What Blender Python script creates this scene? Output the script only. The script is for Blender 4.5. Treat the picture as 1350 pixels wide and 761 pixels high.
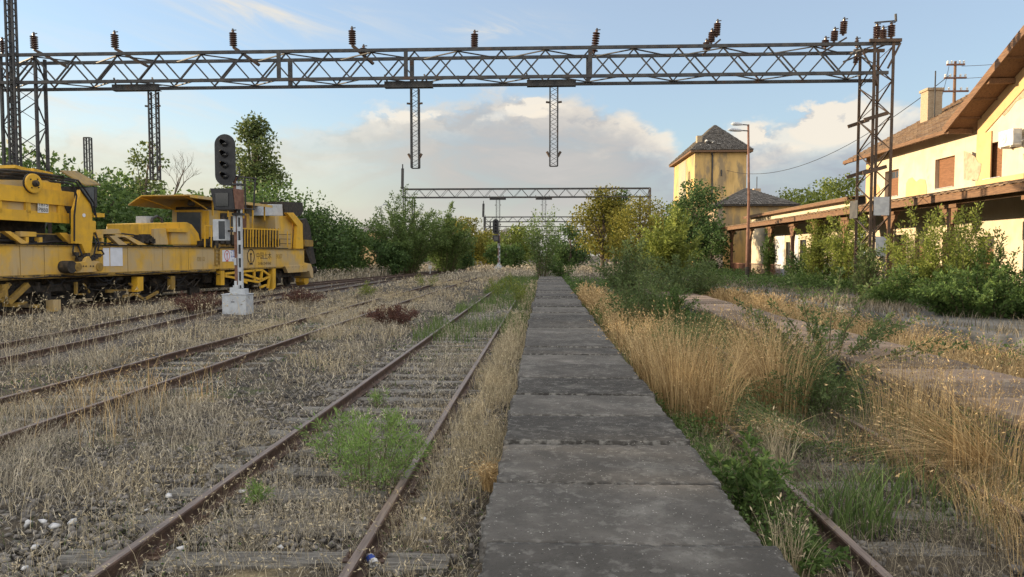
import bpy, math, random
import numpy as np
from mathutils import Vector, Matrix

for o in list(bpy.data.objects):
    bpy.data.objects.remove(o)
S = bpy.context.scene
COL = S.collection
R = math.radians

# ------------------------------------------------------------------ camera
CZ = 2.06
FPX = 930.0                      # focal length in photo pixels (photo is 1350 wide)
YAW, PITCH = R(2.586), R(2.74)
cam = bpy.data.cameras.new('camera'); cam.sensor_width = 36.0; cam.lens = FPX / 1350 * 36
cam.clip_start = 0.05; cam.clip_end = 4000
camo = bpy.data.objects.new('camera', cam); COL.objects.link(camo)
camo.location = (0, 0, CZ); camo.rotation_euler = (R(90) - PITCH, 0, YAW)
S.camera = camo

# ------------------------------------------------------------------ sun, sky, exposure
SUN_EL, SUN_AZ = R(8.2), R(-79)          # azimuth measured from +Y towards +X
SUN_STRENGTH, SKY_STRENGTH, EXPOSURE = 3.3, 0.090, 1.64
sd = Vector((math.sin(SUN_AZ) * math.cos(SUN_EL), math.cos(SUN_AZ) * math.cos(SUN_EL), math.sin(SUN_EL)))
sun = bpy.data.lights.new('sun', 'SUN'); sun.energy = SUN_STRENGTH; sun.angle = R(0.5); sun.color = (1.0, 0.78, 0.50)
suno = bpy.data.objects.new('sun', sun); COL.objects.link(suno)
suno.rotation_euler = (-sd).to_track_quat('-Z', 'Y').to_euler()
S.view_settings.view_transform = 'Standard'; S.view_settings.look = 'None'
S.view_settings.exposure = EXPOSURE; S.view_settings.gamma = 1.0; S.view_settings.use_curve_mapping = False
S.cycles.use_denoising = True; S.cycles.max_bounces = 5; S.cycles.diffuse_bounces = 3
S.cycles.glossy_bounces = 2; S.cycles.transmission_bounces = 3; S.cycles.sample_clamp_indirect = 6

def build_world():
    w = bpy.data.worlds.new('World'); S.world = w; w.use_nodes = True
    nt = w.node_tree; N = nt.nodes; L = nt.links; N.clear()
    def val(s, v):
        if isinstance(v, (int, float)): s.default_value = v
        else: L.new(v, s)
    def m(op, a, b=None, c=None, clamp=False):
        n = N.new('ShaderNodeMath'); n.operation = op; n.use_clamp = clamp
        val(n.inputs[0], a)
        if b is not None: val(n.inputs[1], b)
        if c is not None: val(n.inputs[2], c)
        return n.outputs[0]
    def smooth(x, a, b):
        n = N.new('ShaderNodeMapRange'); n.interpolation_type = 'SMOOTHSTEP'
        val(n.inputs['Value'], x); n.inputs['From Min'].default_value = a; n.inputs['From Max'].default_value = b
        return n.outputs['Result']
    def comb(x, y, z):
        n = N.new('ShaderNodeCombineXYZ')
        for i, v in enumerate((x, y, z)): val(n.inputs[i], v)
        return n.outputs[0]
    def noise(vec, scale, detail=8, rough=.55, dist=0):
        n = N.new('ShaderNodeTexNoise'); L.new(vec, n.inputs['Vector'])
        n.inputs['Scale'].default_value = scale; n.inputs['Detail'].default_value = detail
        n.inputs['Roughness'].default_value = rough; n.inputs['Distortion'].default_value = dist
        return n.outputs['Fac']
    def mixc(f, a, b):
        n = N.new('ShaderNodeMix'); n.data_type = 'RGBA'
        val(n.inputs['Factor'], f)
        for i, c in ((6, a), (7, b)):
            if isinstance(c, tuple): n.inputs[i].default_value = (*c, 1)
            else: L.new(c, n.inputs[i])
        return n.outputs[2]
    sky = N.new('ShaderNodeTexSky'); sky.sky_type = 'NISHITA'; sky.sun_disc = False
    sky.sun_elevation = SUN_EL; sky.sun_rotation = SUN_AZ
    sky.air_density = 1.25; sky.dust_density = .5; sky.ozone_density = 3.5; sky.altitude = 100
    tc = N.new('ShaderNodeTexCoord'); sep = N.new('ShaderNodeSeparateXYZ'); L.new(tc.outputs['Generated'], sep.inputs[0])
    X, Y, Z = sep.outputs
    az = m('ARCTAN2', X, Y); el = m('ARCSINE', m('MAXIMUM', m('MINIMUM', Z, 1.0), -1.0))
    def blob(a0, e0, sa, se):
        da = m('DIVIDE', m('SUBTRACT', az, a0), sa); de = m('DIVIDE', m('SUBTRACT', el, e0), se)
        return m('POWER', 2.718, m('MULTIPLY', m('ADD', m('MULTIPLY', da, da), m('MULTIPLY', de, de)), -1.0))
    # cumulus bank: elevation of its top against azimuth
    ramp = N.new('ShaderNodeValToRGB'); cr = ramp.color_ramp; cr.interpolation = 'B_SPLINE'
    tops = [(-.80, .10), (-.62, .165), (-.45, .15), (-.375, .178), (-.30, .182), (-.25, .19), (-.17, .218), (-.08, .226), (-.02, .230), (.06, .218),
            (.13, .19), (.175, .15), (.20, .120), (.235, .145), (.29, .182), (.345, .195), (.40, .212), (.45, .205), (.52, .17), (.8, .1)]
    while len(cr.elements) < len(tops): cr.elements.new(.5)
    for e, (a, t) in zip(cr.elements, tops):
        e.position = (a + .8) / 1.6; e.color = (t / .3,) * 3 + (1,)
    val(ramp.inputs[0], m('MULTIPLY_ADD', az, 1 / 1.6, .5))
    top = m('MULTIPLY', ramp.outputs[0], .3)
    v1 = comb(m('MULTIPLY', az, 1.0), m('MULTIPLY', el, 1.7), .37)
    n1 = noise(v1, 9, 9, .58, .3)
    bil = noise(v1, 17, 7, .55, .2); bil = m('SUBTRACT', 1.0, m('MULTIPLY', m('ABSOLUTE', m('SUBTRACT', bil, .5)), 3.4))
    n2 = m('MULTIPLY_ADD', m('SUBTRACT', bil, .62), .55, noise(v1, 26, 8, .6, .3)); n3 = noise(comb(az, m('MULTIPLY', el, 3.2), 2.1), 7, 8, .55, .6)
    d = m('SUBTRACT', m('ADD', m('ADD', top, m('MULTIPLY', m('SUBTRACT', n1, .5), .10)), m('MULTIPLY', m('SUBTRACT', n2, .5), .032)), el)
    right = smooth(az, -.38, -.10)                      # the bank thins out to the left
    mask = smooth(d, 0.0, .030)
    dens = m('MULTIPLY', mask, m('MULTIPLY_ADD', right, .30, .62))
    dens = m('MULTIPLY', dens, m('MULTIPLY_ADD', smooth(n3, .35, .62), .35, .65))
    # sunlit heads along the top edge, grey body below
    rim = m('MULTIPLY', m('SUBTRACT', 1.0, smooth(d, .012, .062)), smooth(n2, .40, .62))
    puff = m('MULTIPLY', smooth(n1, .50, .68), m('SUBTRACT', 1.0, smooth(d, .05, .12)))
    rc = m('MULTIPLY', smooth(az, .24, .31), m('SUBTRACT', 1.0, smooth(d, .05, .095)))   # the bright cumulus right of the tower
    lit = m('MINIMUM', m('ADD', m('ADD', m('MULTIPLY', rim, .5), m('MULTIPLY', puff, .55)), m('MULTIPLY', rc, m('MULTIPLY', smooth(n1, .36, .55), .8))), 1.0)
    heads = m('MAXIMUM', m('MAXIMUM', blob(-.018, .203, .034, .016), blob(.375, .168, .062, .034)), m('MAXIMUM', m('MULTIPLY', blob(.285, .158, .035, .02), .8), m('MULTIPLY', blob(-.16, .190, .12, .014), .55)))
    hm = smooth(m('ADD', heads, m('MULTIPLY_ADD', m('SUBTRACT', n1, .5), 1.6, m('MULTIPLY', m('SUBTRACT', n2, .5), .8))), .42, .62)
    dens = m('MAXIMUM', dens, m('MULTIPLY', hm, m('MINIMUM', m('MULTIPLY', heads, 1.6), .85)))
    lit = m('MINIMUM', m('ADD', lit, m('MULTIPLY', m('MULTIPLY', hm, smooth(n2, .30, .62)), m('MINIMUM', m('MULTIPLY', heads, 1.3), 1.0))), 1.0)
    body = mixc(smooth(n3, .30, .70), (.335, .325, .325), (.475, .45, .43))
    body = mixc(m('SUBTRACT', 1.0, smooth(az, -.42, -.05)), body, (.56, .50, .40))
    body = mixc(smooth(az, .08, .2), body, (.32, .34, .39))
    body = mixc(m('SUBTRACT', 1.0, smooth(el, .005, .09)), body, (.54, .52, .50))
    cloud = mixc(lit, body, (.80, .71, .585))
    # thin cirrus high up and flat streaks low on the left
    v2 = comb(m('MULTIPLY', az, 2.2), m('MULTIPLY', m('SUBTRACT', el, m('MULTIPLY', az, -.22)), 13), .9)
    c1 = noise(v2, 2.6, 9, .62, .8)
    bl = m('ADD', m('ADD', blob(-.37, .312, .11, .028), m('MULTIPLY', blob(-.07, .305, .09, .018), .7)), m('MULTIPLY', blob(-.60, .185, .16, .02), .7))
    bl = m('ADD', bl, m('MULTIPLY', blob(-.5, .24, .25, .035), .25))
    cir = m('MULTIPLY', m('MULTIPLY', smooth(c1, .40, .72), bl), .95, clamp=True)
    # warm haze low towards the sun
    glow = m('MULTIPLY', m('SUBTRACT', 1.0, smooth(az, -.75, .0)), m('SUBTRACT', 1.0, smooth(el, .02, .26)))
    skyc = mixc(.28, sky.outputs[0], (3.7, 3.7, 4.1))
    b1 = N.new('ShaderNodeBackground'); L.new(skyc, b1.inputs[0]); b1.inputs[1].default_value = SKY_STRENGTH
    b2 = N.new('ShaderNodeBackground'); L.new(cloud, b2.inputs[0]); b2.inputs[1].default_value = CLOUD
    b3 = N.new('ShaderNodeBackground'); b3.inputs[0].default_value = (.72, .66, .56, 1); b3.inputs[1].default_value = CLOUD
    b4 = N.new('ShaderNodeBackground'); b4.inputs[0].default_value = (.80, .68, .44, 1); b4.inputs[1].default_value = CLOUD
    # unseen bright cloud layer, added behind the viewer and overhead to brighten the ground
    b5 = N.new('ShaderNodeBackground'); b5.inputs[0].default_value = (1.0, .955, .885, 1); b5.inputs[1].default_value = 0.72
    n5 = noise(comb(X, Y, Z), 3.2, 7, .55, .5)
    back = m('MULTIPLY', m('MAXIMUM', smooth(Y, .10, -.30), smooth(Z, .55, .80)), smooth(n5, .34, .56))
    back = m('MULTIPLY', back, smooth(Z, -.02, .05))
    front = m('GREATER_THAN', Y, 0.0)
    def mixs(f, a, b):
        n = N.new('ShaderNodeMixShader'); val(n.inputs[0], f); L.new(a, n.inputs[1]); L.new(b, n.inputs[2]); return n.outputs[0]
    s = mixs(m('MULTIPLY', glow, .55), b1.outputs[0], b4.outputs[0])
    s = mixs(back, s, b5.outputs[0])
    s = mixs(m('MULTIPLY', cir, front), s, b3.outputs[0])
    s = mixs(m('MULTIPLY', m('MULTIPLY', dens, front), smooth(el, -.02, .0)), s, b2.outputs[0])
    out = N.new('ShaderNodeOutputWorld'); L.new(s, out.inputs[0])
CLOUD = 0.40
build_world()

# ------------------------------------------------------------------ pixel rays (to read real positions off the photo)
_fw = np.array([-math.sin(YAW) * math.cos(PITCH), math.cos(YAW) * math.cos(PITCH), -math.sin(PITCH)])
_rt = np.array([math.cos(YAW), math.sin(YAW), 0.0]); _up = np.cross(_rt, _fw)
def ray(px, py): return _fw + _rt * (px - 675) / FPX - _up * (py - 380.5) / FPX
def at(px, py, Y):
    d = ray(px, py); p = d * (Y / d[1]); return Vector((p[0], p[1], p[2] + CZ))
def atx(px, py, X):
    d = ray(px, py); p = d * (X / d[0]); return Vector((p[0], p[1], p[2] + CZ))
def atz(px, py, z):
    d = ray(px, py); p = d * ((z - CZ) / d[2]); return Vector((p[0], p[1], p[2] + CZ))

# ------------------------------------------------------------------ materials
def M(name, col, col2=None, scale=4.0, rough=.8, bump=0.0, bscale=40.0, metal=0.0, island=0.0, lo=.38, hi=.62,
      col3=None, scale3=1.2, lo3=.55, hi3=.68, stretch=(1, 1, 1), transl=0.0, spec=.3, isl_mix=False, streak=None):
    mt = bpy.data.materials.new(name); mt.use_nodes = True
    nt = mt.node_tree; N = nt.nodes; L = nt.links; b = N['Principled BSDF']
    b.inputs['Roughness'].default_value = rough; b.inputs['Metallic'].default_value = metal
    b.inputs['Specular IOR Level'].default_value = spec
    tc = N.new('ShaderNodeTexCoord'); mp = N.new('ShaderNodeMapping'); L.new(tc.outputs['Object'], mp.inputs[0])
    mp.inputs['Scale'].default_value = stretch
    def noise(sc, det=7, ro=.6):
        n = N.new('ShaderNodeTexNoise'); L.new(mp.outputs[0], n.inputs['Vector']); n.inputs['Scale'].default_value = sc
        n.inputs['Detail'].default_value = det; n.inputs['Roughness'].default_value = ro; return n.outputs['Fac']
    def ss(x, a, c):
        n = N.new('ShaderNodeMapRange'); n.interpolation_type = 'SMOOTHSTEP'; L.new(x, n.inputs['Value'])
        n.inputs['From Min'].default_value = a; n.inputs['From Max'].default_value = c; return n.outputs['Result']
    def mix(f, a, c):
        n = N.new('ShaderNodeMix'); n.data_type = 'RGBA'; L.new(f, n.inputs['Factor'])
        for i, q in ((6, a), (7, c)):
            if isinstance(q, tuple): n.inputs[i].default_value = (*q, 1)
            else: L.new(q, n.inputs[i])
        return n.outputs[2]
    geo = None
    c = (*col, 1)
    cs = None
    if col2 is not None:
        if isl_mix:
            geo = N.new('ShaderNodeNewGeometry'); f = geo.outputs['Random Per Island']
        else: f = ss(noise(scale), lo, hi)
        cs = mix(f, col, col2)
    if col3 is not None: cs = mix(ss(noise(scale3, 8, .62), lo3, hi3), cs if cs else col, col3)
    if streak:
        mq = N.new('ShaderNodeMapping'); L.new(tc.outputs['Object'], mq.inputs[0]); mq.inputs['Scale'].default_value = (5, 5, .45)
        n = N.new('ShaderNodeTexNoise'); L.new(mq.outputs[0], n.inputs['Vector']); n.inputs['Scale'].default_value = 1.0; n.inputs['Detail'].default_value = 8; n.inputs['Roughness'].default_value = .65
        f = ss(n.outputs['Fac'], .52, .74); k = N.new('ShaderNodeMath'); k.operation = 'MULTIPLY'; L.new(f, k.inputs[0]); k.inputs[1].default_value = .5
        cs = mix(k.outputs[0], cs if cs else col, streak)
    if island:
        geo = geo or N.new('ShaderNodeNewGeometry')
        h = N.new('ShaderNodeHueSaturation')
        if cs: L.new(cs, h.inputs['Color'])
        else: h.inputs['Color'].default_value = c
        mr = N.new('ShaderNodeMapRange'); L.new(geo.outputs['Random Per Island'], mr.inputs['Value'])
        mr.inputs['To Min'].default_value = 1 - island; mr.inputs['To Max'].default_value = 1 + island
        L.new(mr.outputs[0], h.inputs['Value']); cs = h.outputs[0]
    if cs: L.new(cs, b.inputs['Base Color'])
    else: b.inputs['Base Color'].default_value = c
    if bump:
        bn = N.new('ShaderNodeBump'); bn.inputs['Strength'].default_value = min(bump, 1.0); bn.inputs['Distance'].default_value = .02
        L.new(noise(bscale, 6, .65), bn.inputs['Height']); L.new(bn.outputs[0], b.inputs['Normal'])
    if transl:
        t = N.new('ShaderNodeBsdfTranslucent')
        if cs: L.new(cs, t.inputs[0])
        else: t.inputs[0].default_value = c
        ms = N.new('ShaderNodeMixShader'); ms.inputs[0].default_value = transl
        L.new(b.outputs[0], ms.inputs[1]); L.new(t.outputs[0], ms.inputs[2]); L.new(ms.outputs[0], N['Material Output'].inputs[0])
    return mt

def mat_ground():
    mt = bpy.data.materials.new('ballast_soil'); mt.use_nodes = True
    nt = mt.node_tree; N = nt.nodes; L = nt.links; b = N['Principled BSDF']; b.inputs['Roughness'].default_value = .95
    b.inputs['Specular IOR Level'].default_value = .15
    tc = N.new('ShaderNodeTexCoord'); P = tc.outputs['Object']
    def noise(sc, det=8, ro=.6):
        n = N.new('ShaderNodeTexNoise'); L.new(P, n.inputs['Vector']); n.inputs['Scale'].default_value = sc
        n.inputs['Detail'].default_value = det; n.inputs['Roughness'].default_value = ro; return n.outputs['Fac']
    def ss(x, a, c):
        n = N.new('ShaderNodeMapRange'); n.interpolation_type = 'SMOOTHSTEP'; L.new(x, n.inputs['Value'])
        n.inputs['From Min'].default_value = a; n.inputs['From Max'].default_value = c; return n.outputs['Result']
    def mix(f, a, c):
        n = N.new('ShaderNodeMix'); n.data_type = 'RGBA'; L.new(f, n.inputs['Factor'])
        for i, q in ((6, a), (7, c)):
            if isinstance(q, tuple): n.inputs[i].default_value = (*q, 1)
            else: L.new(q, n.inputs[i])
        return n.outputs[2]
    vo = N.new('ShaderNodeTexVoronoi'); L.new(P, vo.inputs['Vector']); vo.inputs['Scale'].default_value = 22
    vo2 = N.new('ShaderNodeTexVoronoi'); L.new(P, vo2.inputs['Vector']); vo2.inputs['Scale'].default_value = 9
    sepc = N.new('ShaderNodeSeparateColor'); L.new(vo.outputs['Color'], sepc.inputs[0])
    stone = mix(sepc.outputs[0], (.055, .050, .046), (.19, .175, .16))
    stone = mix(ss(vo.outputs['Distance'], .25, .6), stone, (.022, .020, .018))
    soil = mix(noise(14), (.055, .046, .036), (.115, .095, .07))
    c = mix(ss(noise(1.6), .42, .58), stone, soil)
    straw = mix(noise(30, 4), (.15, .12, .072), (.36, .295, .18))
    c = mix(ss(noise(.85, 9, .7), .53, .66), c, straw)
    c = mix(ss(noise(.35, 9, .7), .56, .68), c, (.075, .085, .045))
    L.new(c, b.inputs['Base Color'])
    bm = N.new('ShaderNodeBump'); bm.inputs['Strength'].default_value = .9; bm.inputs['Distance'].default_value = .03; bm.invert = True
    L.new(vo.outputs['Distance'], bm.inputs['Height'])
    b2 = N.new('ShaderNodeBump'); b2.inputs['Strength'].default_value = .7; b2.inputs['Distance'].default_value = .05
    L.new(noise(18, 8, .7), b2.inputs['Height']); L.new(bm.outputs[0], b2.inputs['Normal']); L.new(b2.outputs[0], b.inputs['Normal'])
    return mt

def mat_slab(name, dark, light, speck):
    mt = M(name, dark, light, scale=2.2, rough=.9, bump=1.0, bscale=55, island=.42, lo=.40, hi=.70)
    nt = mt.node_tree; N = nt.nodes; L = nt.links; b = N['Principled BSDF']
    src = b.inputs['Base Color'].links[0].from_socket
    tc = N.new('ShaderNodeTexCoord')
    def layer(src, sc, a, c, col, amt, det=3, vor=False):
        n = N.new('ShaderNodeTexNoise'); L.new(tc.outputs['Object'], n.inputs['Vector']); n.inputs['Scale'].default_value = sc; n.inputs['Detail'].default_value = det
        n.inputs['Roughness'].default_value = .7
        r = N.new('ShaderNodeMapRange'); r.interpolation_type = 'SMOOTHSTEP'; L.new(n.outputs['Fac'], r.inputs['Value'])
        r.inputs['From Min'].default_value = a; r.inputs['From Max'].default_value = c; r.inputs['To Max'].default_value = amt
        m_ = N.new('ShaderNodeMix'); m_.data_type = 'RGBA'; L.new(r.outputs[0], m_.inputs['Factor']); L.new(src, m_.inputs[6]); m_.inputs[7].default_value = (*col, 1)
        return m_.outputs[2]
    src = layer(src, 2.0, .50, .70, speck, .34, 12)
    src = layer(src, 11, .52, .64, speck, .32, 10)
    vo = N.new('ShaderNodeTexVoronoi'); L.new(tc.outputs['Object'], vo.inputs['Vector']); vo.inputs['Scale'].default_value = 58
    sc_ = N.new('ShaderNodeSeparateColor'); L.new(vo.outputs['Color'], sc_.inputs[0])
    thr = N.new('ShaderNodeMath'); thr.operation = 'MULTIPLY'; L.new(sc_.outputs[0], thr.inputs[0]); thr.inputs[1].default_value = .30
    ls = N.new('ShaderNodeMath'); ls.operation = 'LESS_THAN'; L.new(vo.outputs['Distance'], ls.inputs[0]); L.new(thr.outputs[0], ls.inputs[1])
    g2 = N.new('ShaderNodeMath'); g2.operation = 'GREATER_THAN'; L.new(sc_.outputs[1], g2.inputs[0]); g2.inputs[1].default_value = .80
    mm = N.new('ShaderNodeMath'); mm.operation = 'MULTIPLY'; L.new(ls.outputs[0], mm.inputs[0]); L.new(g2.outputs[0], mm.inputs[1])
    mx = N.new('ShaderNodeMix'); mx.data_type = 'RGBA'; L.new(mm.outputs[0], mx.inputs['Factor']); L.new(src, mx.inputs[6]); mx.inputs[7].default_value = (*[min(1, q * 1.25) for q in speck], 1); src = mx.outputs[2]
    at_ = N.new('ShaderNodeAttribute'); at_.attribute_name = 'rim'
    nz = N.new('ShaderNodeTexNoise'); L.new(tc.outputs['Object'], nz.inputs['Vector']); nz.inputs['Scale'].default_value = 16; nz.inputs['Detail'].default_value = 6
    rr_ = N.new('ShaderNodeMapRange'); L.new(nz.outputs['Fac'], rr_.inputs['Value']); rr_.inputs['From Min'].default_value = .48; rr_.inputs['From Max'].default_value = .62; rr_.inputs['To Max'].default_value = .6
    rm = N.new('ShaderNodeMath'); rm.operation = 'MULTIPLY'; L.new(rr_.outputs[0], rm.inputs[0]); L.new(at_.outputs['Fac'], rm.inputs[1])
    mx = N.new('ShaderNodeMix'); mx.data_type = 'RGBA'; L.new(rm.outputs[0], mx.inputs['Factor']); L.new(src, mx.inputs[6]); mx.inputs[7].default_value = (*speck, 1); src = mx.outputs[2]
    src = layer(src, 45, .36, .30, (.018, .017, .016), .8)
    L.new(src, b.inputs['Base Color'])
    return mt

MAT = {}
MAT['ballast_bed'] = M('oily_dark_ballast', (.045, .040, .036), (.10, .088, .078), scale=14, rough=.95, bump=1, bscale=26, col3=(.075, .05, .038), scale3=.8)
MAT['ground'] = mat_ground()
MAT['slab'] = mat_slab('dark_platform_concrete', (.058, .054, .049), (.094, .087, .079), (.26, .25, .23))
MAT['slab_red'] = mat_slab('brown_platform_concrete', (.16, .115, .085), (.235, .175, .13), (.33, .29, .24))
MAT['paving'] = M('grey_paving', (.105, .10, .092), (.16, .152, .14), scale=1.5, bump=.4, col3=(.10, .09, .06), scale3=.8)
MAT['rail'] = M('rusty_rail', (.055, .035, .027), (.10, .062, .045), scale=9, rough=.6, bump=.3, bscale=80, col3=(.06, .036, .028), scale3=3)
MAT['rail_head'] = M('worn_rail_head', (.12, .088, .07), (.20, .152, .125), scale=6, rough=.45, metal=.3, spec=.5, stretch=(8, .5, 1))
MAT['sleeper'] = M('weathered_timber', (.10, .092, .082), (.22, .21, .19), scale=5, stretch=(1, 14, 6), bump=.8, bscale=24, island=.3, col3=(.05, .042, .036), scale3=2)
MAT['stone'] = M('ballast_stone', (.05, .045, .04), (.20, .185, .17), isl_mix=True, bump=.4, bscale=50)
MAT['pale_stone'] = M('pale_limestone', (.38, .385, .40), (.55, .55, .55), scale=12, bump=.4, bscale=40)
MAT['steel'] = M('old_galvanised_steel', (.042, .043, .047), (.075, .073, .071), scale=3, rough=.65, metal=.2, col3=(.085, .052, .036), scale3=1.6, lo3=.56, hi3=.7)
MAT['steel_rust'] = M('rusting_steel', (.065, .048, .038), (.11, .075, .053), scale=4, rough=.75, metal=.15, col3=(.085, .08, .078), scale3=2)
MAT['insulator'] = M('brown_glazed_porcelain', (.085, .042, .03), (.06, .03, .022), scale=4, rough=.3, spec=.5)
MAT['galv'] = M('pale_grey_paint', (.36, .385, .42), (.44, .47, .50), scale=5, rough=.55, col3=(.25, .22, .20), scale3=4, lo3=.62, hi3=.74)
MAT['black'] = M('matt_black_paint', (.022, .023, .026), (.032, .033, .036), scale=6, rough=.55)
MAT['dark_glass'] = M('dark_lens_glass', (.012, .014, .018), rough=.12, spec=.6)
MAT['rust_red'] = M('red_brown_rust', (.13, .065, .045), (.19, .10, .07), scale=6, rough=.8)
MAT['yellow'] = M('dirty_yellow_paint', (.62, .37, .045), (.53, .325, .06), scale=1.8, rough=.6, col3=(.43, .325, .175), scale3=.6, lo3=.40, hi3=.60, bump=.08, bscale=6, streak=(.14, .085, .035))
MAT['yellow_clean'] = M('yellow_paint', (.67, .385, .03), (.56, .33, .04), scale=2.5, rough=.5, col3=(.36, .25, .09), scale3=1.4, lo3=.58, hi3=.74, streak=(.16, .09, .03))
MAT['yellow_dark'] = M('grimy_yellow_paint', (.30, .19, .04), (.20, .13, .04), scale=4, rough=.7, col3=(.06, .05, .035), scale3=2)
MAT['soot'] = M('greasy_black_iron', (.022, .020, .018), (.05, .042, .035), scale=6, rough=.7, col3=(.085, .06, .035), scale3=3)
MAT['rubber'] = M('black_rubber', (.016, .016, .018), rough=.6)
MAT['paper'] = M('white_paper', (.66, .69, .76), (.60, .63, .69), scale=3, rough=.9)
MAT['ink'] = M('black_lettering', (.02, .02, .02), rough=.7)
MAT['ink_blue'] = M('blue_lettering', (.03, .07, .32), rough=.7)
MAT['ink_red'] = M('red_lettering', (.55, .03, .03), rough=.7)
MAT['cab_glass'] = M('dark_cab_window', (.035, .042, .055), (.05, .055, .065), scale=2, rough=.18, spec=.6)
MAT['plaster'] = M('cream_plaster', (.53, .46, .345), (.47, .40, .295), scale=1.2, rough=.9, bump=.12, bscale=20, col3=(.40, .32, .21), scale3=.9, lo3=.58, hi3=.74, streak=(.38, .32, .24))
MAT['plaster_ochre'] = M('yellow_ochre_plaster', (.52, .35, .175), (.47, .315, .155), scale=1.5, rough=.9, bump=.12, bscale=20)
MAT['plaster_pale'] = M('whitewashed_plaster', (.56, .57, .60), (.48, .48, .49), scale=1.4, rough=.9, col3=(.36, .31, .25), scale3=1.1)
MAT['tower_plaster'] = M('stained_ochre_plaster', (.60, .40, .16), (.50, .33, .13), scale=.8, rough=.92, stretch=(1, 1, .35), bump=.2, bscale=9, col3=(.28, .21, .125), scale3=.9, lo3=.44, hi3=.60, streak=(.07, .055, .035))
MAT['tower_grey'] = M('grey_bare_render', (.30, .27, .21), (.36, .30, .20), scale=1, rough=.95, stretch=(1, 1, .3), bump=.2)
MAT['bare_brick'] = M('bare_brick_patch', (.32, .23, .16), (.40, .31, .22), scale=5, rough=.95, bump=.5, bscale=14)
MAT['tile_brown'] = M('brown_roof_tiles', (.115, .072, .045), (.185, .13, .085), isl_mix=True, rough=.85, bump=.3, bscale=12)
MAT['tile_grey'] = M('grey_slate', (.085, .078, .072), (.165, .15, .135), isl_mix=True, rough=.85, bump=.3, bscale=12)
MAT['wood'] = M('brown_timber', (.18, .10, .054), (.115, .065, .038), scale=5, stretch=(6, .6, 6), rough=.75, col3=(.09, .05, .03), scale3=2)
MAT['shutter'] = M('brown_shutter_slats', (.23, .11, .055), (.17, .08, .04), scale=3, stretch=(1, 1, 9), rough=.7)
MAT['white'] = M('dirty_white_paint', (.62, .62, .60), (.52, .51, .48), scale=4, rough=.6)
MAT['chimney'] = M('pale_chimney_brick', (.36, .29, .20), (.28, .21, .14), scale=9, stretch=(1, 1, 3), rough=.95, bump=.5, bscale=16)
MAT['bark'] = M('grey_brown_bark', (.085, .065, .05), (.13, .105, .08), scale=8, stretch=(3, 3, .6), rough=.95, bump=.7, bscale=20)
MAT['twig'] = M('green_brown_twig', (.11, .09, .05), (.08, .075, .04), scale=8, rough=.9)
def leaf(name, a, b, t=.34, i=.25): return M(name, a, b, isl_mix=True, rough=.6, transl=t, spec=.2, island=i)
MAT['leaf_dark'] = leaf('dark_green_leaves', (.042, .080, .024), (.075, .125, .038))
MAT['leaf_mid'] = leaf('mid_green_leaves', (.055, .100, .026), (.100, .155, .042))
MAT['leaf_light'] = leaf('light_green_leaves', (.145, .185, .034), (.205, .235, .052))
MAT['leaf_feather'] = leaf('willowy_green_leaves', (.078, .125, .036), (.13, .185, .055))
MAT['leaf_gold'] = leaf('yellow_green_leaves', (.13, .135, .022), (.19, .17, .03))
MAT['leaf_poplar'] = leaf('poplar_leaves', (.075, .11, .036), (.135, .165, .052))
MAT['leaf_grey'] = leaf('grey_green_leaves', (.072, .108, .038), (.118, .158, .056))
MAT['leaf_fern'] = leaf('fresh_feathery_green', (.13, .22, .05), (.19, .28, .08))
MAT['leaf_wine'] = leaf('wine_red_weed', (.09, .04, .035), (.13, .07, .05))
MAT['straw'] = M('dry_straw', (.25, .205, .125), (.58, .49, .33), isl_mix=True, rough=.8, transl=.25, island=.2)
MAT['straw_grey'] = M('bleached_straw', (.16, .14, .105), (.53, .47, .36), isl_mix=True, rough=.85, transl=.2, island=.25)
MAT['straw_dead'] = M('dead_grey_straw', (.085, .072, .052), (.30, .255, .18), isl_mix=True, rough=.9, transl=.15, island=.3)
MAT['straw_gold'] = M('golden_tall_straw', (.27, .17, .07), (.58, .43, .225), isl_mix=True, rough=.75, transl=.3, island=.3)
MAT['grass_green'] = M('green_blades', (.07, .12, .03), (.14, .19, .06), isl_mix=True, rough=.6, transl=.3, island=.2)

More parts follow.
